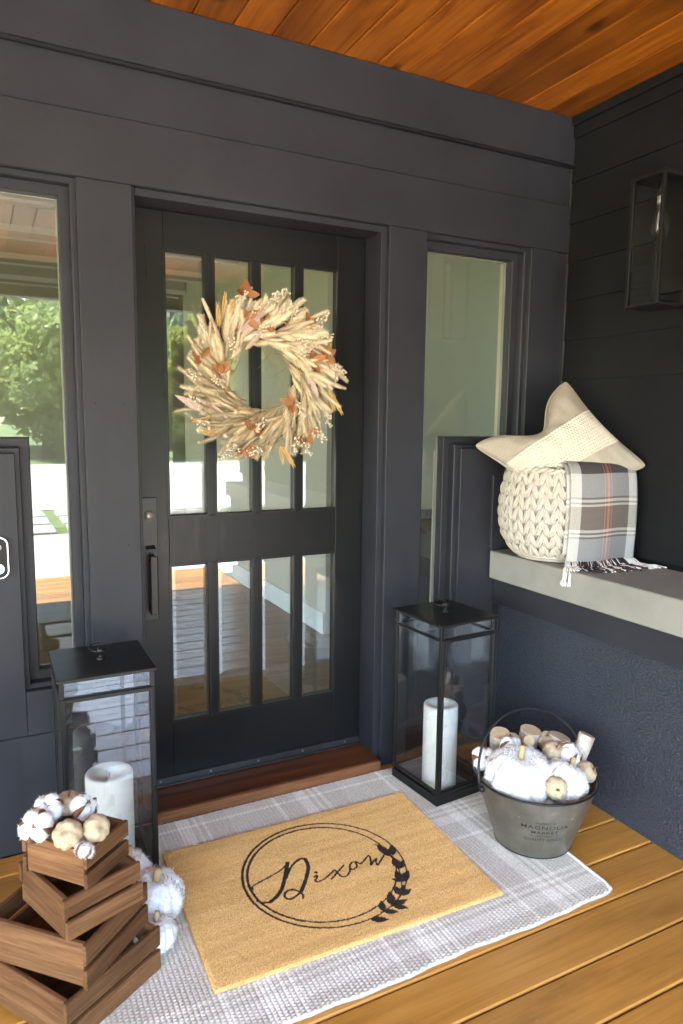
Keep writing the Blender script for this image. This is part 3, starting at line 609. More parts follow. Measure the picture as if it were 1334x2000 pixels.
def candle(loc, r, h, label):
    c = root('candle', loc, label, 'candle', 'white pillar candles in the lanterns')
    MB().lathe([(.0001, 0), (r-.003, 0), (r, .003), (r, h-.006), (r-.003, h-.001), (r-.008, h), (r*.62, h-.003), (r*.5, h-.010), (r*.3, h-.019), (.0001, h-.022)], 48).build('wax', M['wax'], c, True, pw=False)
    MB().tube([(0, 0, h-.023), (.001, 0, h-.012), (.003, .001, h-.004)], .0016, 6).build('wick', M['wick'], c, pw=False)
candle((.305, 2.098, .0165), .069, .318, 'white pillar candle in the lantern behind the crates')
candle((1.498, 2.082, .0225), .064, .318, 'white pillar candle in the lantern by the bucket')

# ---- wooden crates
NAIL = MB().lathe([(.0001, .0008), (.0018, .0007), (.0021, 0)], 8).mesh('nail', M['alu'], True)
def crate(loc, rz, s, e, h, label, off=0):
    """s: slatted side length (local x), e: end-board length (local y); front corner of the stack at (-s/2,-e/2)"""
    c = root('wooden_crate', loc, label, 'crate', 'stacked wooden crates', rz=rz); t_ = .0105
    def pb(name, x0, x1, y0, y1, z0, z1, rot=None, dx=0, loc_=None):
        cx_, cy_, cz_ = (x0+x1)/2, (y0+y1)/2, (z0+z1)/2; X_, Y_, Z_ = (x1-x0)/2, (y1-y0)/2, (z1-z0)/2
        if Y_ > X_: me = MB().box(-Y_, Y_, -X_, X_, -Z_, Z_, ch=.0012).mesh(name, M['crate']); r = R(90)
        else: me = MB().box(-X_, X_, -Y_, Y_, -Z_, Z_, ch=.0012).mesh(name, M['crate']); r = 0
        return obj(name, me, c, loc=(cx_+dx, cy_, cz_), rot=(0, 0, r+random.uniform(-.004, .004)))
    # solid ends: at -x and +x (running along y); slats on -y and +y (running along x)
    pb('end_board', -s/2+.004, -s/2+.004+t_, -e/2+t_+.0005, e/2-t_-.0005, .004, h)
    pb('end_board', s/2-.004-t_, s/2-.004, -e/2+t_+.0005, e/2-t_-.0005, .004, h)
    sh = (h-.012)/2
    for sg in (-1, 1):
        y0, y1 = (-e/2, -e/2+t_) if sg < 0 else (e/2-t_, e/2)
        pb('slat', -s/2, s/2, y0, y1, 0, sh-.001, dx=off); pb('slat', -s/2, s/2, y0, y1, sh+.011, h-.001)
    for sg in (-1, 1):
        for xx in (-s/2+.0095, s/2-.0095):
            for zz_ in (sh*.5, sh*1.5+.011): obj('nail', NAIL, c, loc=(xx+random.uniform(-.001, .001), sg*(e/2+.0004), zz_+random.uniform(-.004, .004)), rot=(R(90)*(-1 if sg > 0 else 1), 0, 0))
    n_ = 3; bw = (e-2*t_-.02)/n_
    for k in range(n_): pb('bottom_slat', -s/2+.016, s/2-.016, -e/2+t_+.004+k*(bw+.005), -e/2+t_+.004+k*(bw+.005)+bw, .0045, .0115)
    return c
def crate_at(F, z, ang, s, e, h, label, off=0):
    u = Vector((math.cos(ang), math.sin(ang))); n_ = Vector((-u.y, u.x))
    c_ = Vector(F)+u*s/2+n_*e/2; return crate((c_.x, c_.y, z), ang, s, e, h, label, off)
crate_at((.112, 1.495), .009, R(33), .284, .330, .116, 'largest brown slatted crate at the bottom of the stack')
crate_at((.159, 1.513), .1255, R(44.5), .236, .285, .108, 'brown slatted crate second from the bottom of the stack')
crate_at((.120, 1.541), .2340, R(22), .194, .215, .101, 'twisted brown slatted crate directly under the topmost one', .006)
crate_at((.172, 1.556), .3355, R(42), .147, .186, .089, 'smallest brown crate on top holding cotton and burlap pumpkins')

# ---- small pumpkins, cotton, logs
def pumpkin_mesh(name, r, ribs, squash, depth, mat, amp=0., seed=0, nu=48, nv=22, rough=.0):
    v, f = [], []
    rs = np.random.default_rng(seed); ph = rs.random(ribs)*.3
    for j in range(nv+1):
        th = math.pi*j/nv
        for i in range(nu):
            a = 2*math.pi*i/nu; k = abs(math.sin(ribs*a/2+.25*math.sin(a*3+seed)))
            rr = r*(1-depth*(1-k**.6)*math.sin(th))*(1-.0*th)
            d = Vector((math.sin(th)*math.cos(a), math.sin(th)*math.sin(a), math.cos(th)))
            z = d.z*r*squash*(1-.30*math.exp(-(math.sin(th)/.30)**2)) 
            q = Vector((d.x*rr, d.y*rr, z))
            if amp: q *= 1+amp*mnoise.noise(q*55/max(r, .03)*.06+Vector((seed*7, 0, 0)))+rough*mnoise.noise(q*230+Vector((seed, 3, 1)))
            v.append(tuple(q))
    for j in range(nv):
        for i in range(nu): f.append((j*nu+i, (j+1)*nu+i, (j+1)*nu+(i+1) % nu, j*nu+(i+1) % nu))
    return mesh(name, v, f, mat, True)
def fuzz(me, count, ln, wd, mat, parent, seed, name='fuzz', curl=.5):
    rg = np.random.default_rng(seed); nv = len(me.vertices); co = np.zeros(nv*3); me.vertices.foreach_get('co', co); co = co.reshape(-1, 3); no = np.zeros(nv*3); me.vertices.foreach_get('normal', no); no = no.reshape(-1, 3)
    k = rg.integers(0, nv, count); b = co[k]+rg.normal(0, wd*2, (count, 3)); d = no[k]+rg.normal(0, curl, (count, 3)); d /= np.linalg.norm(d, axis=1)[:, None]; sd_ = np.cross(d, rg.normal(0, 1, (count, 3))); sd_ /= np.linalg.norm(sd_, axis=1)[:, None]
    L_ = ln*rg.uniform(.5, 1.2, (count, 1)); V_ = np.stack([b-sd_*wd-no[k]*.001, b+sd_*wd-no[k]*.001, b+d*L_], 1).reshape(-1, 3)
    o = obj(name, mesh(name, V_, np.arange(3*count).reshape(-1, 3), mat), parent); tag(o, kind='stuff'); return o
def ribs_mesh(r, ribs, squash):
    m_ = MB()
    for k in range(ribs):
        a = 2*math.pi*k/ribs
        m_.tube([(r*.97*math.sin(t_)*math.cos(a), r*.97*math.sin(t_)*math.sin(a), math.cos(t_)*r*squash*(1-.28*math.exp(-(math.sin(t_)/.3)**2))) for t_ in [math.pi*q/12 for q in range(1, 12)]], .0007, 4)
    return m_
def burlap_pumpkin(loc, r, tilt, label, group, seed, stem=True):
    o = root('burlap_pumpkin', loc, label, 'pumpkin', group); o.rotation_euler = tilt
    bd = obj('body', pumpkin_mesh('body', r, 8, .82, .14, M['burlap'], .06, seed), o); fuzz(bd.data, 350, .004, .0004, M['burlap'], o, seed, 'loose_threads', 1.2)
    if stem: MB().tube([(0, 0, r*.5), (.001, 0, r*.75), (.003, .002, r*1.02)], [.004, .003, .0025], 7).build('stem', M['bract'], o, True, pw=False)
    return o
def white_pumpkin(loc, r, tilt, label, group, seed, squash=.86, twine=True, stemr=.012):
    o = root('white_pumpkin', loc, label, 'pumpkin', group); o.rotation_euler = tilt
    bd = obj('body', pumpkin_mesh('body', r, 9, squash, .19, M['white'], .05, seed, 128, 64, .030), o); fuzz(bd.data, int(5200*(r/.08)**2), .0042, .0013, M['white'], o, seed, 'chenille_pile', .8)
    z = r*squash
    MB().tube([(0, 0, z*.5), (0, 0, z*.9), (stemr*.25, 0, z*1.28)], [stemr, stemr*.95, stemr*.9], 12).build('stem', M['stem'], o, True, pw=False)
    if twine:
        m_ = MB(); pts = []
        for i in range(60):
            a = 2*math.pi*i/10; pts.append((stemr*1.2+.0011*i, .008+.0055*math.cos(a)-.0003*i, z*.80+.0055*math.sin(a)+.004-.000002*i*i*6))
        m_.tube(pts, .0010, 5).build('twine_curl', M['twine'], o, True, pw=False)
    return o
def cotton(loc, r, tilt, label, group, seed):
    rs = random.Random(seed); o = root('cotton_boll', loc, label, 'cotton boll', group); o.rotation_euler = tilt
    for k in range(4):
        a = k*math.pi/2+rs.uniform(-.2, .2); c = Vector((math.cos(a)*r*.45, math.sin(a)*r*.45, rs.uniform(-.06, .1)*r)); rr = r*rs.uniform(.56, .68)
        v, f = [], []; nu, nv = 20, 12
        for j in range(nv+1):
            for i in range(nu):
                th, b = math.pi*j/nv, 2*math.pi*i/nu; d = Vector((math.sin(th)*math.cos(b), math.sin(th)*math.sin(b), math.cos(th)))
                v.append(tuple(c+d*rr*(1+.16*mnoise.noise(d*1.7+Vector((seed+k*3, 0, 0)))+.07*mnoise.noise(d*6+Vector((seed, k, 0))))))
        for j in range(nv):
            for i in range(nu): f.append((j*nu+i, (j+1)*nu+i, (j+1)*nu+(i+1) % nu, j*nu+(i+1) % nu))
        cl_ = obj('cotton_lock', mesh('cotton_lock', v, f, M['cotton'], True), o); fuzz(cl_.data, 500, .006, .0005, M['cotton'], o, seed+k, 'cotton_fuzz', .9)
    # dry bracts: pointed leaves in the seams, curling over the cotton
    for k in range(4):
        a = k*math.pi/2+math.pi/4+rs.uniform(-.15, .15); v, f = [], []
        for j in range(6):
            u = j/5; el = -1.2+2.15*u; rr = r*(1.02+.10*u); w_ = r*.32*math.sin(math.pi*min(1, u*.86+.14))
            for s in (-1, 0, 1):
                aa = a+s*w_/max(rr*math.cos(el), .3*r)*.9
                v.append((rr*math.cos(el)*math.cos(aa)*(1-.06*abs(s)), rr*math.cos(el)*math.sin(aa)*(1-.06*abs(s)), rr*math.sin(el)*.9))
        for j in range(5):
            for s in (0, 1): f.append((j*3+s, j*3+s+1, (j+1)*3+s+1, (j+1)*3+s))
        me = mesh('bract', v, f, M['bract'], True); b_ = obj('bract', me, o); sm = b_.modifiers.new('thick', 'SOLIDIFY'); sm.thickness = .0012
    m_ = MB()
    for k in range(5):
        a = k*2*math.pi/5; m_.tube([(0, 0, r*.42), (math.cos(a)*r*.13, math.sin(a)*r*.13, r*.52), (math.cos(a)*r*.36, math.sin(a)*r*.36, r*.50)], [r*.06, r*.085, r*.02], 6)
    m_.build('calyx', M['bract'], o, True, pw=False)
    return o
GC, GB = 'cotton bolls in the top crate', 'burlap pumpkins in the top crate'
burlap_pumpkin((.140, 1.612, .449), .034, (R(35), R(-15), 0), 'round burlap pumpkin at the front of the top crate', GB, 1, False)
burlap_pumpkin((.203, 1.612, .447), .032, (R(62), R(25), R(20)), 'burlap pumpkin lying with its knotted top outward in the top crate', GB, 2, False)
burlap_pumpkin((.156, 1.745, .452), .033, (R(8), R(4), 0), 'upright burlap pumpkin with a thin stem behind the cotton', GB, 3)
cotton((.079, 1.672, .452), .036, (R(50), R(-25), 0), 'open cotton boll on the corner of the top crate', GC, 11)
cotton((.108, 1.712, .466), .034, (R(20), R(-30), R(40)), 'open cotton boll leaning on the upright burlap pumpkin', GC, 12)
cotton((.188, 1.703, .456), .032, (R(30), R(35), R(10)), 'cotton boll with curled orange bracts beside the candle lantern', GC, 13)
cotton((.170, 1.573, .424), .020, (R(30), R(20), R(70)), 'little cotton tuft under the two front burlap pumpkins', GC, 14)
MB().box(-.060, .060, -.078, .078, 0, .06).mesh
fill = root('crate_filling', (.165, 1.655, .352), 'crumpled cotton filling under the pumpkins in the top crate', 'filling', rz=R(42))
obj('cotton_pad', gridmesh('cotton_pad', np.array([[(x, y_, .045+.012*mnoise.noise(Vector((x*40, y_*40, 2)))) for x in np.linspace(-.055, .055, 24)] for y_ in np.linspace(-.074, .074, 30)]), M['cotton']), fill)
# white pumpkins on the rug
GW = 'white chenille pumpkins on the rug'
white_pumpkin((.374, 1.818, .086), .080, (R(4), R(6), R(-20)), 'large white chenille pumpkin with a pale stem beside the doormat', GW, 21)
white_pumpkin((.350, 1.712, .058), .056, (R(-6), R(8), R(10)), 'smaller white chenille pumpkin with curled twine against the bottom crate', GW, 22, .8, True, .007)
white_pumpkin((.322, 1.918, .098), .066, (R(3), R(-5), R(60)), 'white chenille pumpkin tucked between the lantern and top crates', GW, 23, 1.15)

# ---- bucket
t = NT('zinc'); v = coords(t, (1, 1, 1), False); n1 = t.n('ShaderNodeTexNoise', Scale=9, Detail=6, Roughness=.65); t.l(v, n1.inputs['Vector'])
t.l(ramp(t, n1.outputs['Fac'], [(.3, (.115, .102, .080)), (.52, (.165, .150, .122)), (.66, (.22, .205, .175)), (.78, (.36, .345, .31))]), t.b.inputs['Base Color'])
v2 = coords(t, (3, 3, 1.2), False); n2 = t.n('ShaderNodeTexNoise', Scale=30, Detail=5, Roughness=.7); t.l(v2, n2.inputs['Vector'])
mr = t.n('ShaderNodeMapRange'); mr.inputs['To Min'].default_value = .30; mr.inputs['To Max'].default_value = .55; t.l(n2.outputs['Fac'], mr.inputs['Value']); t.l(mr.outputs[0], t.b.inputs['Roughness']); t.b.inputs['Metallic'].default_value = .5
bump(t, n2.outputs['Fac'], .10, .002); M['zinc'] = t.m
BC, RB, RT, BZ, BH = (1.592, 1.672), .124, .197, .0095, .224
bucket = root('bucket', (BC[0], BC[1], BZ), 'galvanised metal bucket with black rim and printed lettering on the rug', 'bucket')
MB().lathe([(.0001, .010), (RB-.004, .010), (RB-.003, 0), (RB-.0006, 0), (RB, .0006), (RB+.0015, .004), (RT-.0015, BH-.004), (RT, BH), (RT-.002, BH), (RB-.004, .012), (.0001, .012)], 72, BC, BZ).build('pail', M['zinc'], bucket, True)
def circ(r, z, n_=64): return [(BC[0]+r*math.cos(2*math.pi*i/n_), BC[1]+r*math.sin(2*math.pi*i/n_), z) for i in range(n_)]
MB().tube(circ(RT, BZ+BH), .0042, 8, True).build('rim', M['black'], bucket, True)
MB().tube(circ(RB, BZ+.003), .0028, 6, True).build('foot_ring', M['black'], bucket, True)
ha = R(170); hd = Vector((math.cos(ha), math.sin(ha), 0)); hb = Vector((math.cos(ha-math.pi/2), math.sin(ha-math.pi/2), 0))
c0 = Vector((BC[0], BC[1], BZ+BH-.025)); hr = RT+.006
tiltv = (hb*.38+Vector((0, 0, 1))).normalized()
pts = [c0+hd*hr*math.cos(math.pi*i/40)+tiltv*.232*math.sin(math.pi*i/40)**.85 for i in range(41)]
bail = MB().tube(pts, .0043, 8).build('bail_handle', M['black'], bucket, True)
for s in (1, -1): MB().ball(c0+hd*s*(RT-.002), .011, 10, 6).build('handle_ear', M['black'], bail, True)
def rad(z): return RB+(RT-RB)*(z-BZ)/BH
INKM = plain('stencil_ink', (.010, .010, .009), (.022, .021, .018), scale=60, rough=.7)
for txt, z, cap, wid in (('PROPERTY OF', .158, .0058, .064), ('MAGNOLIA', .1405, .0135, .150), ('MARKET', .1205, .0115, .084), ('est. 2003 | WACO, TX', .1065, .0062, .094), ('QUALITY GOODS', .0915, .0105, .120)):
    cu = bpy.data.curves.new('lettering', 'FONT'); cu.body = txt; cu.align_x = 'CENTER'; cu.size = 1; cu.resolution_u = 3; cu.space_character = 1.15; cu.offset = .006
    tmp = bpy.data.objects.new('tmp', cu); COL.objects.link(tmp); dg = bpy.context.evaluated_depsgraph_get(); me = bpy.data.meshes.new_from_object(tmp.evaluated_get(dg)); bpy.data.objects.remove(tmp)
    co = np.zeros(len(me.vertices)*3); me.vertices.foreach_get('co', co); co = co.reshape(-1, 3)
    kx = wid/(co[:, 0].max()-co[:, 0].min()); kz = cap/.70; x_ = co[:, 0]-(co[:, 0].max()+co[:, 0].min())/2; zz_ = z+co[:, 1]*kz-cap*.5
    rr = RB+(RT-RB)*(zz_-BZ)/BH+.0006; an = R(240)+x_*kx/rad(z)
    co = np.stack([BC[0]+rr*np.cos(an), BC[1]+rr*np.sin(an), zz_], -1); me.vertices.foreach_set('co', co.reshape(-1)); me.materials.clear(); me.materials.append(INKM); me.update()
    me.name = 'lettering'; obj('lettering', me, bucket, True)
GL, GBB, GCB = 'birch logs in the bucket', 'burlap pumpkins in the bucket', 'cotton bolls in the bucket'
# hidden packing that carries the decorations
pk = obj('packing', gridmesh('packing', np.array([[(BC[0]+r_*math.cos(a), BC[1]+r_*math.sin(a), .175+.02*mnoise.noise(Vector((r_*30*math.cos(a), r_*30*math.sin(a), 0)))) for a in np.linspace(0, 2*math.pi, 40)] for r_ in np.linspace(.001, .176, 8)]), M['cotton'])); tag(pk, 'white cotton packing between the pumpkins inside the metal bucket', 'filling')
white_pumpkin((1.520, 1.668, .243), .112, (R(8), R(-6), R(10)), 'large white chenille pumpkin filling the front of the metal bucket', 'white pumpkins in the bucket', 31, .80, False, .010)
white_pumpkin((1.640, 1.592, .232), .078, (R(25), R(12), R(60)), 'smaller white chenille pumpkin at the bucket rim with a dark stem', 'white pumpkins in the bucket', 32, .85, True, .008)
for q, (x, y_, z, ti, sd_, lb) in enumerate((
    (1.567, 1.552, .247, (R(75), 0, R(-35)), 41, 'burlap pumpkin hanging over the bucket rim above the lettering'),
    (1.672, 1.678, .292, (R(30), R(10), 0), 42, 'burlap pumpkin between the two white pumpkins in the bucket'),
    (1.715, 1.752, .288, (R(10), R(10), 30), 43, 'burlap pumpkin resting on the birch logs at the back of the bucket'),
    (1.735, 1.588, .246, (R(40), R(40), 0), 44, 'burlap pumpkin at the bucket rim against the navy panel'),
    (1.590, 1.795, .290, (R(15), R(-20), 0), 45, 'burlap pumpkin behind the large white pumpkin in the bucket'))):
    burlap_pumpkin((x, y_, z), .037, ti, lb, GBB, sd_)
for x, y_, z, ti, sd_, lb in ((1.475, 1.792, .258, (R(55), R(-35), 0), 51, 'cotton boll spilling over the bucket rim near the lantern'), (1.717, 1.648, .285, (R(40), R(20), R(20)), 52, 'cotton boll with a dark star calyx among the burlap pumpkins'), (1.560, 1.755, .292, (R(30), R(-10), R(30)), 53, 'cotton boll behind the big white pumpkin in the bucket')):
    cotton((x, y_, z), .040, ti, lb, GCB, sd_)
def log(loc, r, h, tilt, label, seed):
    o = root('birch_log', loc, label, 'log', GL); o.rotation_euler = tilt; v, f = [], []; nu, nv = 22, 8
    for j in range(nv+1):
        for i in range(nu):
            a = 2*math.pi*i/nu; rr = r*(1+.05*mnoise.noise(Vector((math.cos(a)*2, math.sin(a)*2, j*.6+seed)))); v.append((rr*math.cos(a), rr*math.sin(a), -h/2+h*j/nv))
    for j in range(nv):
        for i in range(nu): f.append((j*nu+i, j*nu+(i+1) % nu, (j+1)*nu+(i+1) % nu, (j+1)*nu+i))
    obj('bark', mesh('bark', v, f, M['birch'], True), o)
    for z_ in (-h/2, h/2): obj('cut_end', mesh('cut_end', [(q[0], q[1], z_) for q in v[(0 if z_ < 0 else nv)*nu:][:nu]], [tuple(range(nu))], M['birchend']), o)
log((1.575, 1.835, .255), .034, .13, (R(12), R(-10), 0), 'birch log end beside the left cotton boll in the bucket', 1)
log((1.665, 1.798, .255), .035, .14, (R(10), R(4), 0), 'upright birch log at the middle back of the bucket', 2)
log((1.735, 1.738, .240), .036, .14, (R(8), R(14), 0), 'shadowed birch log behind the burlap pumpkins', 3)
log((1.778, 1.668, .250), .027, .17, (R(4), R(22), 0), 'thin birch log leaning out toward the navy panel', 4)
log((1.622, 1.760, .285), .018, .09, (R(40), R(-15), 0), 'pale thin cut stick standing behind the white pumpkin', 5)

# ---- basket
KX, KY, KB = 2.048, 2.112, .8505
basket = root('basket', (KX, KY, KB), 'chunky cream braided rope basket on the concrete ledge', 'basket')
prof = [(.000, .120), (.02, .150), (.055, .180), (.10, .202), (.16, .212), (.22, .211), (.28, .203), (.325, .192), (.36, .186)]
def br(z):
    for (a, ra), (b, rb) in zip(prof[:-1], prof[1:]):
        if z <= b: return ra+(rb-ra)*(z-a)/(b-a)
    return prof[-1][1]
MB().lathe([(.0001, .004)]+[(r-.004, z+.004) for z, r in prof]+[(prof[-1][1]-.020, .355)]+[(r-.020, z+.008) for z, r in prof[::-1]]+[(.0001, .012)], 48).build('lining', plain('basket_lining', (.32, .285, .24), (.38, .34, .29), rough=.95), basket, True, pw=False)
NC = 26; rows = [(.012+.048*j) for j in range(7)]
for j, z0 in enumerate(rows):
    m_ = MB(); z1 = z0+.070; hw = math.pi/NC
    for sg in (-1, 1):
        for k in range(3):
            off = (k-1)*.46
            pts = []
            for q in range(7):
                u = q/6; zz_ = z0+(z1-z0)*u; a = sg*hw*(.10+1.02*u)+off*hw*.62*(1 if True else 0)
                bul = .010*math.sin(math.pi*min(1, .12+u*.9))-.006*u+.003*(1-abs(k-1))
                r_ = br(zz_)-.002+bul; pts.append((r_*math.cos(a), r_*math.sin(a), zz_))
            m_.tube(pts, [.0038, .0050, .0054, .0054, .0052, .0048, .0040], 6)
    me = m_.mesh('knit_stitch', M['rope'], True)
    for i in range(NC): obj('knit_stitch', me, basket, rot=(0, 0, 2*math.pi*(i+(j % 2)*.0)/NC+random.uniform(-.008, .008)), loc=(0, 0, random.uniform(-.001, .001)))
for k in range(2):
    m_ = MB(); n_ = 160
    m_.tube([((.183+.004*k+.005*math.cos(i*2*math.pi/8+k*math.pi))*math.cos(2*math.pi*i/n_), (.183+.004*k+.005*math.cos(i*2*math.pi/8+k*math.pi))*math.sin(2*math.pi*i/n_), .353+.006*math.sin(i*2*math.pi/8+k*math.pi)) for i in range(n_)], .0075, 6, True).build('rim_braid', M['rope'], basket, True, pw=False)
for z_ in (.010, .022): MB().tube([((br(z_)+.004)*math.cos(2*math.pi*i/60), (br(z_)+.004)*math.sin(2*math.pi*i/60), z_) for i in range(60)], .0085, 6, True).build('base_coil', M['rope'], basket, True, pw=False)

# ---- cushion: square pillow on its corner, centre band knitted
Lc, Tc, Rc, Bc = (np.array(q) for q in ((1.742, 2.256, 1.292), (2.080, 2.122, 1.552), (2.255, 1.856, 1.226), (1.965, 2.03, 1.04)))
n_ = 210; U, V = np.meshgrid(np.linspace(0, 1, n_), np.linspace(0, 1, n_))     # u: L->T, v: across the bands T->R
nrm = np.cross(Rc-Lc, Tc-Bc); nrm /= np.linalg.norm(nrm)
if nrm @ np.array((-.69, -.72, 0)) < 0: nrm = -nrm
su, sv = np.sin(np.pi*U), np.sin(np.pi*V)
Uw = U+ .055*np.sin(np.pi*V)*(.5-U)*2*(np.abs(U-.5)*2)**2; Vw = V+.055*np.sin(np.pi*U)*(.5-V)*2*(np.abs(V-.5)*2)**2
corner = .020*(np.abs(2*U-1)*np.abs(2*V-1))**9; Uw = Uw+corner*(.5-U)*2; Vw = Vw+corner*(.5-V)*2
chop = np.exp(-((U-.48)/.20)**2)*np.clip(1-V/.335, 0, 1)**1.25
Vw = Vw+.23*chop
base = ((1-Uw)*(1-Vw))[..., None]*Lc+(Uw*(1-Vw))[..., None]*Tc+(Uw*Vw)[..., None]*Rc+((1-Uw)*Vw)[..., None]*Bc
th = .092*(su*sv)**.5+.0045
th = th*(1-.45*np.exp(-((U-.48)/.10)**2)*np.clip(1-V/.5, 0, 1))
wr = np.array([[mnoise.noise(Vector((u*4, v_*4, 1)))*.012+mnoise.noise(Vector((u*11+3, v_*5, 5)))*.006 for u in U[0]] for v_ in V[:, 0]])*np.clip(np.minimum(su, sv)*3, 0, 1)
band = (V > .335) & (V < .70)
kp, kq = U*36, (V-.335)/.365*13
stitch = np.where(band, 0.0052*np.abs(np.sin(np.pi*(kp+.5*(np.floor(kq) % 2))))**.7*np.abs(np.sin(np.pi*kq))**.7+.0025, 0)
front = base+nrm*(th+wr+stitch)[..., None]; back = base-nrm*(th*.8)[..., None]
cush = root('cushion', tuple(((Lc+Rc)/2+np.array((0, 0, -.18)))), 'oatmeal pointed cushion with a cream knitted band in the basket', 'cushion')
fm = band[:-1, :-1].astype(int)
obj('cover_front', gridmesh('cover_front', front, [M['linen'], M['knit']], True, fm), cush, True)
obj('cover_back', gridmesh('cover_back', back[:, ::-1][::3, ::3], M['linen'], True), cush, True)
m_ = MB(); edge = [tuple(base[0, i]) for i in range(0, n_, 5)]+[tuple(base[i, -1]) for i in range(0, n_, 5)]+[tuple(base[-1, i]) for i in range(n_-1, 0, -5)]+[tuple(base[i, 0]) for i in range(n_-1, 0, -5)]
m_.tube(edge, .0050, 8, True).build('seam_edge', M['linen'], cush, True)

# ---- throw blanket
t = NT('plaid_throw'); tc = t.n('ShaderNodeTexCoord'); sx = t.n('ShaderNodeSeparateXYZ'); t.l(tc.outputs['UV'], sx.inputs[0])
Wt, Gy, Ru, Br_, Dk, Lg = (.58, .565, .535), (.085, .078, .088), (.42, .14, .07), (.17, .13, .095), (.018, .012, .015), (.36, .36, .37)
ca = stripes(t, sx.outputs['X'], [(0, Wt), (.14, Gy), (.45, Ru), (.462, Gy), (.49, Ru), (.525, Gy), (.55, Ru), (.562, Gy), (.84, Wt)])
cb = stripes(t, sx.outputs['Y'], [(0, Dk), (.455, Lg), (.612, Br_), (.624, Wt), (.637, Br_), (.650, Wt), (.662, Br_), (.785, Wt), (.797, Br_), (.81, Wt), (.822, Br_), (.834, Lg)])
mx = t.n('ShaderNodeMix', data_type='RGBA'); mx.inputs['Factor'].default_value = .5; t.l(ca, mx.inputs['A']); t.l(cb, mx.inputs['B'])
nz = t.n('ShaderNodeTexNoise', Scale=500, Detail=2); t.l(tc.outputs['Object'], nz.inputs['Vector'])
mm = t.n('ShaderNodeMix', data_type='RGBA', blend_type='MULTIPLY'); mm.inputs['Factor'].default_value = .7; t.l(mx.outputs['Result'], mm.inputs['A']); t.l(ramp(t, nz.outputs['Fac'], [(.35, (.7, .7, .7)), (.65, (1.1, 1.1, 1.1))]), mm.inputs['B'])
t.l(mm.outputs['Result'], t.b.inputs['Base Color']); t.b.inputs['Roughness'].default_value = .95; THROW = t.m
throw = root('throw_blanket', (2.13, 1.9, .851), 'grey and white plaid throw with rust lines draped over the basket', 'blanket')
ev, nv_ = np.array((.957, -.29)), np.array((-.29, -.957))
prof_t = [(.04, 1.165), (.10, 1.222), (.155, 1.240), (.190, 1.232), (.212, 1.205), (.224, 1.15), (.230, 1.08), (.230, 1.0), (.226, .93), (.222, .872)]
def cr_eval(P_, u):
    n__ = len(P_)-1; x = u*n__; i = min(int(x), n__-1); f_ = x-i
    p0, p1, p2, p3 = (np.array(P_[max(i-1, 0)]), np.array(P_[i]), np.array(P_[i+1]), np.array(P_[min(i+2, n__)])); return .5*((2*p1)+(-p0+p2)*f_+(2*p0-5*p1+4*p2-p3)*f_*f_+(-p0+3*p1-3*p2+p3)*f_**3)
def throw_sheet(name, a0, a1, dn, tmax=1.0, dz=0):
    ns, nt_ = 40, 50; P_ = np.zeros((nt_, ns, 3)); uv = np.zeros((nt_, ns, 2))
    for j in range(nt_):
        tt = j/(nt_-1)*tmax; o_, z_ = cr_eval(prof_t, tt)
        for i in range(ns):
            s = i/(ns-1); a = a0+(a1-a0)*s+.012*tt*(s-.5)
            d = o_-dn-1.15*max(0, abs(a-.02)-.03)**2-.006*math.sin(s*9+1)*tt*tt-.012*(s-.3)**2
            q = np.array((KX, KY))+ev*a+nv_*d
            P_[j, i] = (q[0], q[1], z_+dz-.004*math.sin(s*7)*tt-.10*max(0, a-.15)**1.5*(1-tt)); uv[j, i] = (s, tt)
    me = gridmesh(name, P_, THROW); ul = me.uv_layers.new(name='uv'); li = np.zeros(len(me.loops), np.int32); me.loops.foreach_get('vertex_index', li); ul.data.foreach_set('uv', uv.reshape(-1, 2)[li].reshape(-1).astype(np.float32))
    o = obj(name, me, throw, True); sm = o.modifiers.new('thick', 'SOLIDIFY'); sm.thickness = .004; return o, P_
o1, PT = throw_sheet('cloth', -.052, .232, 0)
o2, PT2 = throw_sheet('under_layer', -.062, .225, .012, .93, -.006)
rs = random.Random(5)
fr = {'white': MB(), 'dark': MB(), 'rust': MB()}
for k in range(150):
    s = rs.random(); i = s*39; i0 = min(int(i), 38); p0 = PT[-1, i0]*(1-(i-i0))+PT[-1, i0+1]*(i-i0); p0 = Vector(p0)
    c_ = 'white' if (s < .15 or s > .83) else ('rust' if .44 < s < .58 and rs.random() < .5 else ('white' if rs.random() < .22 else 'dark'))
    L_ = rs.uniform(.075, .12); out = Vector((nv_[0], nv_[1], 0)); al = Vector((ev[0], ev[1], 0))
    sp = (s-.45)*.10+rs.uniform(-.02, .02)
    pts = [p0+Vector((0, 0, .006))]; zf = .8535+rs.uniform(.0, .006)
    for q in range(1, 7):
        u = q/6; pp = p0+out*(.012+L_*.85*u**1.3*(1 if s > .2 else .8))+al*(sp*u+.004*math.sin(q*1.7+k)); pp.z = max(zf, p0.z-.035*u*2.2)+.002*math.sin(q*2+k)
        if pp.x < 1.893: pp.x = min(pp.x, 1.889)-.001; pp.z = .853-(.05*u if q > 3 else .0)-rs.uniform(0, .004)
        pts.append(pp)
    fr[c_].tube(pts, [.0024, .0024, .0023, .0022, .0021, .0021, .0027], 5)
fcol = {'white': M['rope'] if False else plain('fringe_white', (.74, .72, .69), (.82, .80, .77), rough=.95), 'dark': plain('fringe_dark', (.03, .02, .02), (.07, .05, .045), rough=.95), 'rust': plain('fringe_rust', (.20, .07, .03), (.30, .11, .05), rough=.95)}
for k, m_ in fr.items(): tag(m_.build('fringe', fcol[k], throw, True), 'knotted %s fringe along the throw hem' % k, kind='stuff')

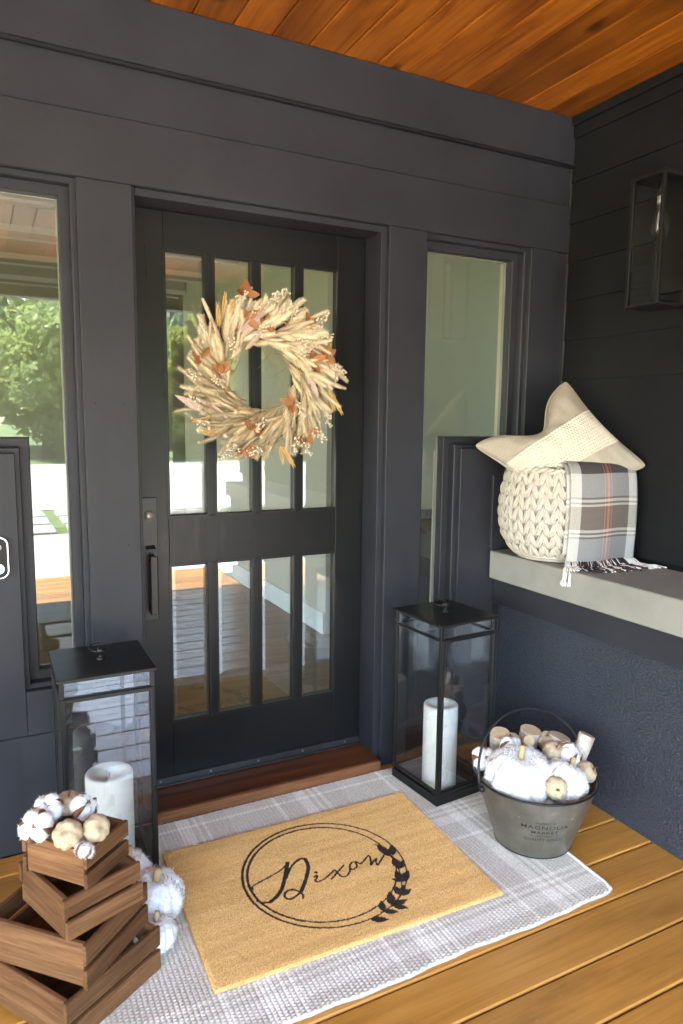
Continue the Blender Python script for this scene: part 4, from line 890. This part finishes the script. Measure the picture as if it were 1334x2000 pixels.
# ---- wreath
WC = Vector((.925, 2.452, 1.537))
wreath = root('wreath', tuple(WC), 'round wreath of cream grass plumes rust leaves and berries on the door', 'wreath')
rs = random.Random(9)
m_ = MB()
for k in range(9):
    ph = rs.random()*6; n_ = 60
    m_.tube([((.205+.022*math.cos(5*a+ph))*math.cos(a), -.002+.014*math.sin(5*a+ph), (.205+.022*math.cos(5*a+ph))*math.sin(a)) for a in [2*math.pi*i/n_ for i in range(n_)]], .0045, 5, True)
m_.build('vine_ring', M['twig'], wreath, True, pw=False)
def plume_mesh(name, L_, r_, mat, seed, hairs=850):
    rr = random.Random(seed); m_ = MB(); bend = rr.uniform(-.12, .12)
    cl = lambda u: Vector((u*L_, bend*L_*u*u, .05*L_*math.sin(u*3)))
    pr = lambda u: r_*(math.sin(math.pi*min(.995, .07+u*.93))**.5)*(.8+.35*(1-u)*u)
    m_.tube([cl(q/8) for q in range(9)], [max(.0012, pr(q/8)*.55) for q in range(9)], 7)
    for k in range(hairs):
        u = rr.random()**.9*.97+.02; a = rr.random()*2*math.pi; c_ = cl(u); rad_ = Vector((0, math.cos(a), math.sin(a))); d = (rad_*.8+Vector((1.1, 0, 0))).normalized()
        b_ = c_+rad_*pr(u)*.50; tip = b_+d*rr.uniform(.5, 1.0)*(r_*.85+.003); sd_ = d.cross(rad_).normalized()*.0009
        m_.add([b_-sd_, b_+sd_, tip], [(0, 1, 2)])
    m_.tube([(-L_*.35, 0, -.002), (0, 0, 0)], .0013, 5)
    return m_.mesh(name, mat, True)
PM = [plume_mesh('grass_plume', L_, r_, mt, sd_) for L_, r_, mt, sd_ in ((.074, .0185, M['plume'], 1), (.088, .0170, M['plume'], 2), (.064, .0190, M['plume'], 3), (.108, .0120, M['plume2'], 4), (.080, .0175, M['plume'], 5), (.115, .0105, M['plume2'], 6), (.070, .0180, M['plume'], 7))]
def orient(d, n_):
    """matrix: local x along d, local z towards n_ (viewer side)"""
    x = d.normalized(); y_ = n_.cross(x).normalized(); z_ = x.cross(y_); return Matrix((x, y_, z_)).transposed().to_4x4()
def put(name, me, pos, d, n_=Vector((0, -1, 0)), s=1, spin=0):
    o = bpy.data.objects.new(name, me); link(o, wreath); o.matrix_local = Matrix.Translation(pos)@orient(d, n_)@Matrix.Rotation(spin, 4, 'X')@Matrix.Scale(s, 4); return o
NP = 268
for k in range(NP):
    a = 2*math.pi*(k+rs.uniform(-.45, .45))/NP*7.0; lay = rs.random()
    r0 = .118+.135*lay; rad_ = Vector((math.cos(a), 0, math.sin(a))); tan = Vector((math.sin(a), 0, -math.cos(a)))
    mixa = R(rs.uniform(22, 68)) if lay > .4 else R(rs.uniform(45, 96)); d = rad_*math.cos(mixa)+tan*math.sin(mixa)+Vector((0, rs.uniform(-.35, .12), 0))
    pos = rad_*r0+Vector((0, -.018-.026*math.sin(math.pi*lay)-rs.uniform(0, .012), 0))
    put('grass_plume', rs.choice(PM), pos-d*.02, d, s=rs.uniform(.8, 1.25)*(1.0 if lay > .35 else .9), spin=rs.random()*6)
def tuft_mesh(seed):
    rr = random.Random(seed); m_ = MB(); L_ = .105; m_.tube([(-.03, 0, 0), (L_*.5, .003, .003), (L_*.9, 0, 0)], [.0014, .0011, .0006], 4)
    for k in range(620):
        u = rr.random(); a = rr.random()*6.283; rad_ = Vector((0, math.cos(a), math.sin(a))); b_ = Vector((u*L_*.8, 0, 0))+rad_*.001; sp = rr.uniform(.2, .75)
        tip = b_+(Vector((1, 0, 0))+rad_*sp).normalized()*rr.uniform(.014, .030)*(1.1-.4*u); sd_ = Vector((1, 0, 0)).cross(rad_)*.0008; m_.add([b_-sd_, b_+sd_, tip], [(0, 1, 2)])
    return m_.mesh('pampas_tuft', M['plume2'] if seed % 2 else M['plume'], False)
TM = [tuft_mesh(k) for k in range(4)]
for k in range(64):
    a = 2*math.pi*(k+rs.uniform(-.4, .4))/64; rad_ = Vector((math.cos(a), 0, math.sin(a))); tan = Vector((math.sin(a), 0, -math.cos(a))); mixa = R(rs.uniform(20, 75)); d = rad_*math.cos(mixa)+tan*math.sin(mixa)+Vector((0, rs.uniform(-.3, .05), 0))
    put('pampas_tuft', TM[k % 4], rad_*rs.uniform(.15, .235)+Vector((0, -.030-rs.uniform(0, .02), 0)), d, s=rs.uniform(.8, 1.1), spin=rs.random()*6)
def leaf_mesh(name, L_, W_, mat, fold=.25, curl=.2, n_=7):
    v, f = [], []
    for j in range(n_):
        u = j/(n_-1); w_ = W_*math.sin(math.pi*(u*.93+.035))**.9; z_ = curl*L_*u*u
        for s in (-1, 0, 1): v.append((u*L_, s*w_, z_+abs(s)*w_*fold))
    for j in range(n_-1):
        for s in (0, 1): f.append((j*3+s, (j+1)*3+s, (j+1)*3+s+1, j*3+s+1))
    return mesh(name, v, f, mat, True)
LM = [leaf_mesh('rust_leaf', .048, .0125, M['rust'], f_, c) for f_, c in ((.45, .15), (.3, -.2), (.6, .4), (.5, -.35))]
K = .00058
def wp(x, y_): return Vector(((x-680)*K, -.046, -(y_-805)*K))
for cx_, cy_, n_, a0 in ((548, 330, 5, 90), (680, 500, 4, 60), (962, 480, 4, 20), (1090, 660, 5, 30), (985, 700, 3, 10), (285, 720, 5, 120), (395, 800, 5, 100), (860, 970, 4, 200), (590, 1130, 5, 60), (545, 1230, 4, 280), (955, 1160, 3, 300), (250, 945, 1, 180), (560, 470, 3, 30)):
    for k in range(n_):
        a = R(a0+(k-(n_-1)/2)*(230/max(n_, 3))+rs.uniform(-12, 12)); d = Vector((math.cos(a), rs.uniform(-.45, .0), math.sin(a)))
        put('rust_leaf', rs.choice(LM), wp(cx_, cy_)+Vector((0, rs.uniform(-.012, .0), 0)), d, s=rs.uniform(.8, 1.15), spin=rs.uniform(-.5, .5))
ML = leaf_mesh('mauve_leaf', .15, .014, M['mauve'], .2, -.08, 10); BLm = leaf_mesh('dry_blade', .11, .0035, M['blade'], .2, .35, 12)
for x, y_, a, s in ((520, 590, 52, 1), (500, 560, 40, .9), (340, 1040, 155, .95), (440, 1060, 150, .8), (1040, 960, 112, .75), (1150, 850, 80, .6), (560, 640, 48, .6)):
    put('mauve_leaf', ML, wp(x, y_)+Vector((0, -.008, 0)), Vector((math.cos(R(a)), -.12, math.sin(R(a)))), s=s, spin=rs.uniform(-.4, .4))
for x, y_, a, sp in ((880, 690, 235, 1.2), (510, 1010, 60, -1.2), (430, 850, 40, -1.4), (620, 580, 320, 1.0), (750, 590, 255, 1.3), (520, 1100, 80, -1.0), (720, 1000, 15, .6), (300, 440, 130, .7), (670, 1320, 290, .8)):
    put('dry_blade', BLm, wp(x, y_)+Vector((0, .015, 0)), Vector((math.cos(R(a)), -.1, math.sin(R(a)))), s=1, spin=R(90)*sp)
def sprig_mesh(seed):
    rr = random.Random(seed); m_ = MB(); L_ = .058; m_.tube([(0, 0, 0), (L_*.5, .002, .004), (L_, 0, .002)], .0009, 4)
    for k in range(15):
        u = .2+.8*k/14; a = rr.random()*6.28; c_ = Vector((u*L_, 0, 0)); e_ = c_+Vector((.007, math.cos(a)*.0125*(1.2-u*.5), .004+abs(math.sin(a))*.011)); m_.tube([c_, e_], .0006, 3, caps=False); m_.ball(e_, rr.uniform(.0026, .0036), 7, 5)
    return m_.mesh('berry_sprig', M['berry'], True)
SM = [sprig_mesh(s) for s in range(4)]
for x, y_ in ((500, 370), (735, 335), (600, 420), (780, 410), (1020, 470), (285, 600), (465, 670), (240, 820), (380, 855), (630, 555), (880, 600), (920, 655), (1140, 745), (1050, 560), (885, 985), (640, 1075), (1085, 1045), (1005, 1135), (865, 1195), (930, 1225), (420, 1270), (610, 1255), (300, 1095), (245, 975), (840, 430), (700, 370), (470, 1240), (950, 590)):
    rad_ = Vector((x-680, 0, -(y_-805))); rad_.normalize(); tan = Vector((rad_.z, 0, -rad_.x)); a = rs.uniform(-.3, 1.2); d = rad_*math.cos(a)+tan*math.sin(a)
    put('berry_sprig', rs.choice(SM), wp(x, y_)-d*.03+Vector((0, -.020, 0)), d+Vector((0, -.2, 0)), s=rs.uniform(1.0, 1.25), spin=rs.uniform(-.4, .4))
def wheat_mesh():
    m_ = MB(); m_.tube([(-.05, 0, 0), (.07, 0, .002)], .0011, 4)
    for k in range(12):
        for s in (-1, 1):
            x = .005+k*.0055; w_ = .9 if k < 9 else .6
            m_.tube([(x, s*.001, .001), (x+.006, s*.006*w_, .002), (x+.013, s*.005*w_, .002)], [.0012, .0027*w_, .0006], 5)
    return m_.mesh('wheat_ear', M['wheat'], True)
WM = wheat_mesh()
for x, y_, a in ((415, 450, 85), (440, 490, 70), (390, 530, 95), (330, 1060, 190), (380, 1090, 215), (880, 460, 10), (420, 1120, 200), (790, 1230, 300), (850, 480, -5), (1110, 870, 285), (770, 1220, 280), (1130, 900, 300)):
    put('wheat_ear', WM, wp(x, y_)+Vector((0, -.006, 0)), Vector((math.cos(R(a)), -.1, math.sin(R(a)))), s=rs.uniform(.9, 1.2))

# ---- wall lamp
WLy0, WLy1, WLx, WLz0, WLz1 = 1.735, 1.875, 2.10, 1.795, 2.238
lamp = root('wall_lamp', (2.26, 1.805, 1.795), 'black box wall lamp with clear glass and unlit bulb on the siding', 'wall lamp')
p = .0065; wxb = 2.248
for x in (WLx+p, wxb-p):
    for y_ in (WLy0+p, WLy1-p): box('post', M['black'], lamp, x-p, x+p, y_-p, y_+p, WLz0+.0105, WLz1-.0125, ch=.001)
box('bottom_frame', M['black'], lamp, WLx, wxb, WLy0, WLy1, WLz0, WLz0+.010, ch=.001); box('top_cap', M['black'], lamp, WLx-.003, wxb+.003, WLy0-.003, WLy1+.003, WLz1-.012, WLz1, ch=.001)
box('back_plate', M['black'], lamp, wxb+.0035, 2.279, WLy0+.02, WLy1-.02, WLz0+.06, WLz1+.012, ch=.002)
for y_ in (WLy0+p, WLy1-p): box('glass_pane', M['lampglass'], lamp, WLx+2*p, wxb-2*p, y_-.001, y_+.001, WLz0+.0108, WLz1-.0128, ch=0)
box('glass_pane', M['lampglass'], lamp, WLx+p-.001, WLx+p+.001, WLy0+2*p, WLy1-2*p, WLz0+.0108, WLz1-.0128, ch=0)
lx, ly = (WLx+wxb)/2, (WLy0+WLy1)/2
MB().lathe([(.0001, 0), (.016, 0), (.016, -.05), (.0001, -.05)], 20, (lx, ly), WLz1-.0125).build('socket', M['black'], lamp, True)
MB().lathe([(.0001, 0), (.0135, 0), (.0145, -.004), (.0135, -.008), (.0145, -.012), (.0135, -.016), (.0145, -.020), (.0125, -.026), (.0001, -.026)], 20, (lx, ly), WLz1-.063).build('bulb_cap', M['silver'], lamp, True)
MB().lathe([(.0125, 0), (.014, -.012), (.022, -.05), (.029, -.075), (.030, -.088), (.025, -.103), (.012, -.112), (.0001, -.114)], 24, (lx, ly), WLz1-.0895).build('bulb', M['clear'], lamp, True); bulb = COL.objects[-1] if False else bpy.data.objects['bulb']
m_ = MB(); m_.tube([(lx, ly, WLz1-.09), (lx, ly, WLz1-.135)], .003, 6)
for k in range(4): a = k*math.pi/2; m_.tube([(lx+.004*math.cos(a), ly+.004*math.sin(a), WLz1-.125), (lx+.013*math.cos(a), ly+.013*math.sin(a), WLz1-.178)], .0009, 4)
m_.build('filament', M['silver'], bulb, True)

# ---- doorbell
bell = root('doorbell', (.041, WY, .906), 'black and silver video doorbell on the charcoal panel', 'doorbell')
def rrect(w_, h_, r_, n_=8):
    out = []
    for cx_, cz_, a0 in ((w_/2-r_, h_/2-r_, 0), (-w_/2+r_, h_/2-r_, 90), (-w_/2+r_, -h_/2+r_, 180), (w_/2-r_, -h_/2+r_, 270)):
        for i in range(n_+1): a = R(a0+90*i/n_); out.append((cx_+r_*math.cos(a), cz_+r_*math.sin(a)))
    return out
def slab_(name, w_, h_, r_, y0, y1, m):
    q = rrect(w_, h_, r_); n_ = len(q); v = [(.041+a, y0, .965+b) for a, b in q]+[(.041+a, y1, .965+b) for a, b in q]
    return obj(name, mesh(name, v, [tuple(range(n_))]+[tuple(range(2*n_-1, n_-1, -1))]+[(i, n_+i, n_+(i+1) % n_, (i+1) % n_) for i in range(n_)], m), bell, True)
slab_('silver_body', .056, .126, .024, WY-.019, WY-.0005, M['silver']); slab_('black_face', .050, .120, .022, WY-.0215, WY-.0192, M['bellblack'])
for z_, r_, m, y_ in ((.998, .010, M['silver'], .0225), (.998, .007, M['bellblack'], .0235), (.932, .0155, M['bellring'], .0225), (.932, .0125, M['silver'], .0235)):
    obj('camera_lens' if z_ > .95 else 'button', MB().lathe([(.0001, .0008), (r_*.9, .0008), (r_, 0)], 28).mesh('disc', m, True), bell, True, loc=(.041, WY-y_+.0008, z_), rot=(R(90), 0, 0))

# ---- trees beyond the driveway (seen mirrored in the glass)
def crown_mesh(name, rx, rz_, n_, leaf, mat, seed):
    rg = np.random.default_rng(seed); nb = 26
    cb = rg.normal(0, 1, (nb, 3)); cb /= np.linalg.norm(cb, axis=1)[:, None]; cb *= (rg.random((nb, 1))**.45)*.78; cr_ = rg.uniform(.20, .36, nb)
    which = rg.integers(0, nb, n_); d = rg.normal(0, 1, (n_, 3)); d /= np.linalg.norm(d, axis=1)[:, None]
    c_ = (cb[which]+d*(cr_[which]*rg.random(n_)**.35)[:, None])*np.array((rx, rx, rz_))
    a = rg.normal(0, 1, (n_, 3)); a /= np.linalg.norm(a, axis=1)[:, None]; b = np.cross(a, rg.normal(0, 1, (n_, 3))); b /= np.linalg.norm(b, axis=1)[:, None]
    s = leaf*rg.uniform(.6, 1.3, (n_, 1)); V_ = np.stack([c_-a*s, c_-b*s*.5, c_+a*s, c_+b*s*.5], 1).reshape(-1, 3)
    me = bpy.data.meshes.new(name); me.vertices.add(4*n_); me.vertices.foreach_set('co', V_.reshape(-1).astype(np.float32)); me.loops.add(4*n_); me.loops.foreach_set('vertex_index', np.arange(4*n_, dtype=np.int32)); me.polygons.add(n_); me.polygons.foreach_set('loop_start', np.arange(0, 4*n_, 4, dtype=np.int32)); me.polygons.foreach_set('loop_total', np.full(n_, 4, np.int32)); me.materials.append(mat); me.update(calc_edges=True); return me
CM = [crown_mesh('crown', 3.2, 3.4, 9000, .16, M['leafA'], 1), crown_mesh('crown', 2.6, 3.6, 8000, .15, M['leafB'], 2), crown_mesh('crown', 2.8, 2.6, 8000, .16, M['leafC'], 3)]
tk = MB(); tk.tube([(0, 0, -.3), (.05, 0, 1.2), (-.05, .1, 2.6), (.1, 0, 4.6)], [.24, .18, .14, .05], 9)
for k in range(6):
    a = k*1.05; tk.tube([(0, 0, 1.9+.3*k), (.7*math.cos(a), .7*math.sin(a), 2.9+.3*k), (1.6*math.cos(a), 1.6*math.sin(a), 3.7+.3*k)], [.09, .06, .02], 6)
TKM = tk.mesh('trunk', M['bark'], True)
LBL = ['broad green tree standing on the lawn beyond the driveway', 'blue green conical tree standing on the lawn beyond the driveway', 'yellow green bushy tree standing on the lawn beyond the driveway']
for k, (x, y_, kd, s) in enumerate(((-14, -27, 0, 1.2), (-9, -33, 1, 1.5), (-5, -26, 2, 1.1), (-1, -30, 1, 1.3), (2.5, -25, 0, 1.15), (6, -31, 1, 1.5), (9, -26, 2, 1.2), (13, -30, 0, 1.4), (17, -27, 1, 1.3), (22, -32, 0, 1.5), (-20, -30, 2, 1.4), (-26, -28, 0, 1.4), (28, -29, 2, 1.4), (4, -37, 0, 1.8), (-3, -38, 0, 1.9), (11, -38, 1, 1.9), (-12, -39, 0, 1.9), (20, -39, 0, 1.9))):
    tr_ = root('tree', (x, y_, -.22), LBL[kd], 'tree', 'trees beyond the driveway', rz=k*1.3); tr_.scale = (s, s, s)
    obj('trunk', TKM, tr_); obj('crown', CM[kd], tr_, loc=(0, 0, 3.2))

SHL = 'low leafy shrub at the lawn edge under the trees'
for k, x in enumerate((-22, -17, -12.5, -8, -4, -.5, 3, 6.5, 10.5, 15, 20)):
    sh_ = root('shrub', (x+random.uniform(-1, 1), -24.0+random.uniform(-1.2, 1.2), -.22), SHL, 'shrub', 'shrubs at the lawn edge', rz=k*2.1); sh_.scale = (.62, .62, .5)
    obj('crown', CM[(k+1) % 3], sh_, loc=(0, 0, 1.9)); obj('stem', TKM, sh_).scale = (.4, .4, .4)
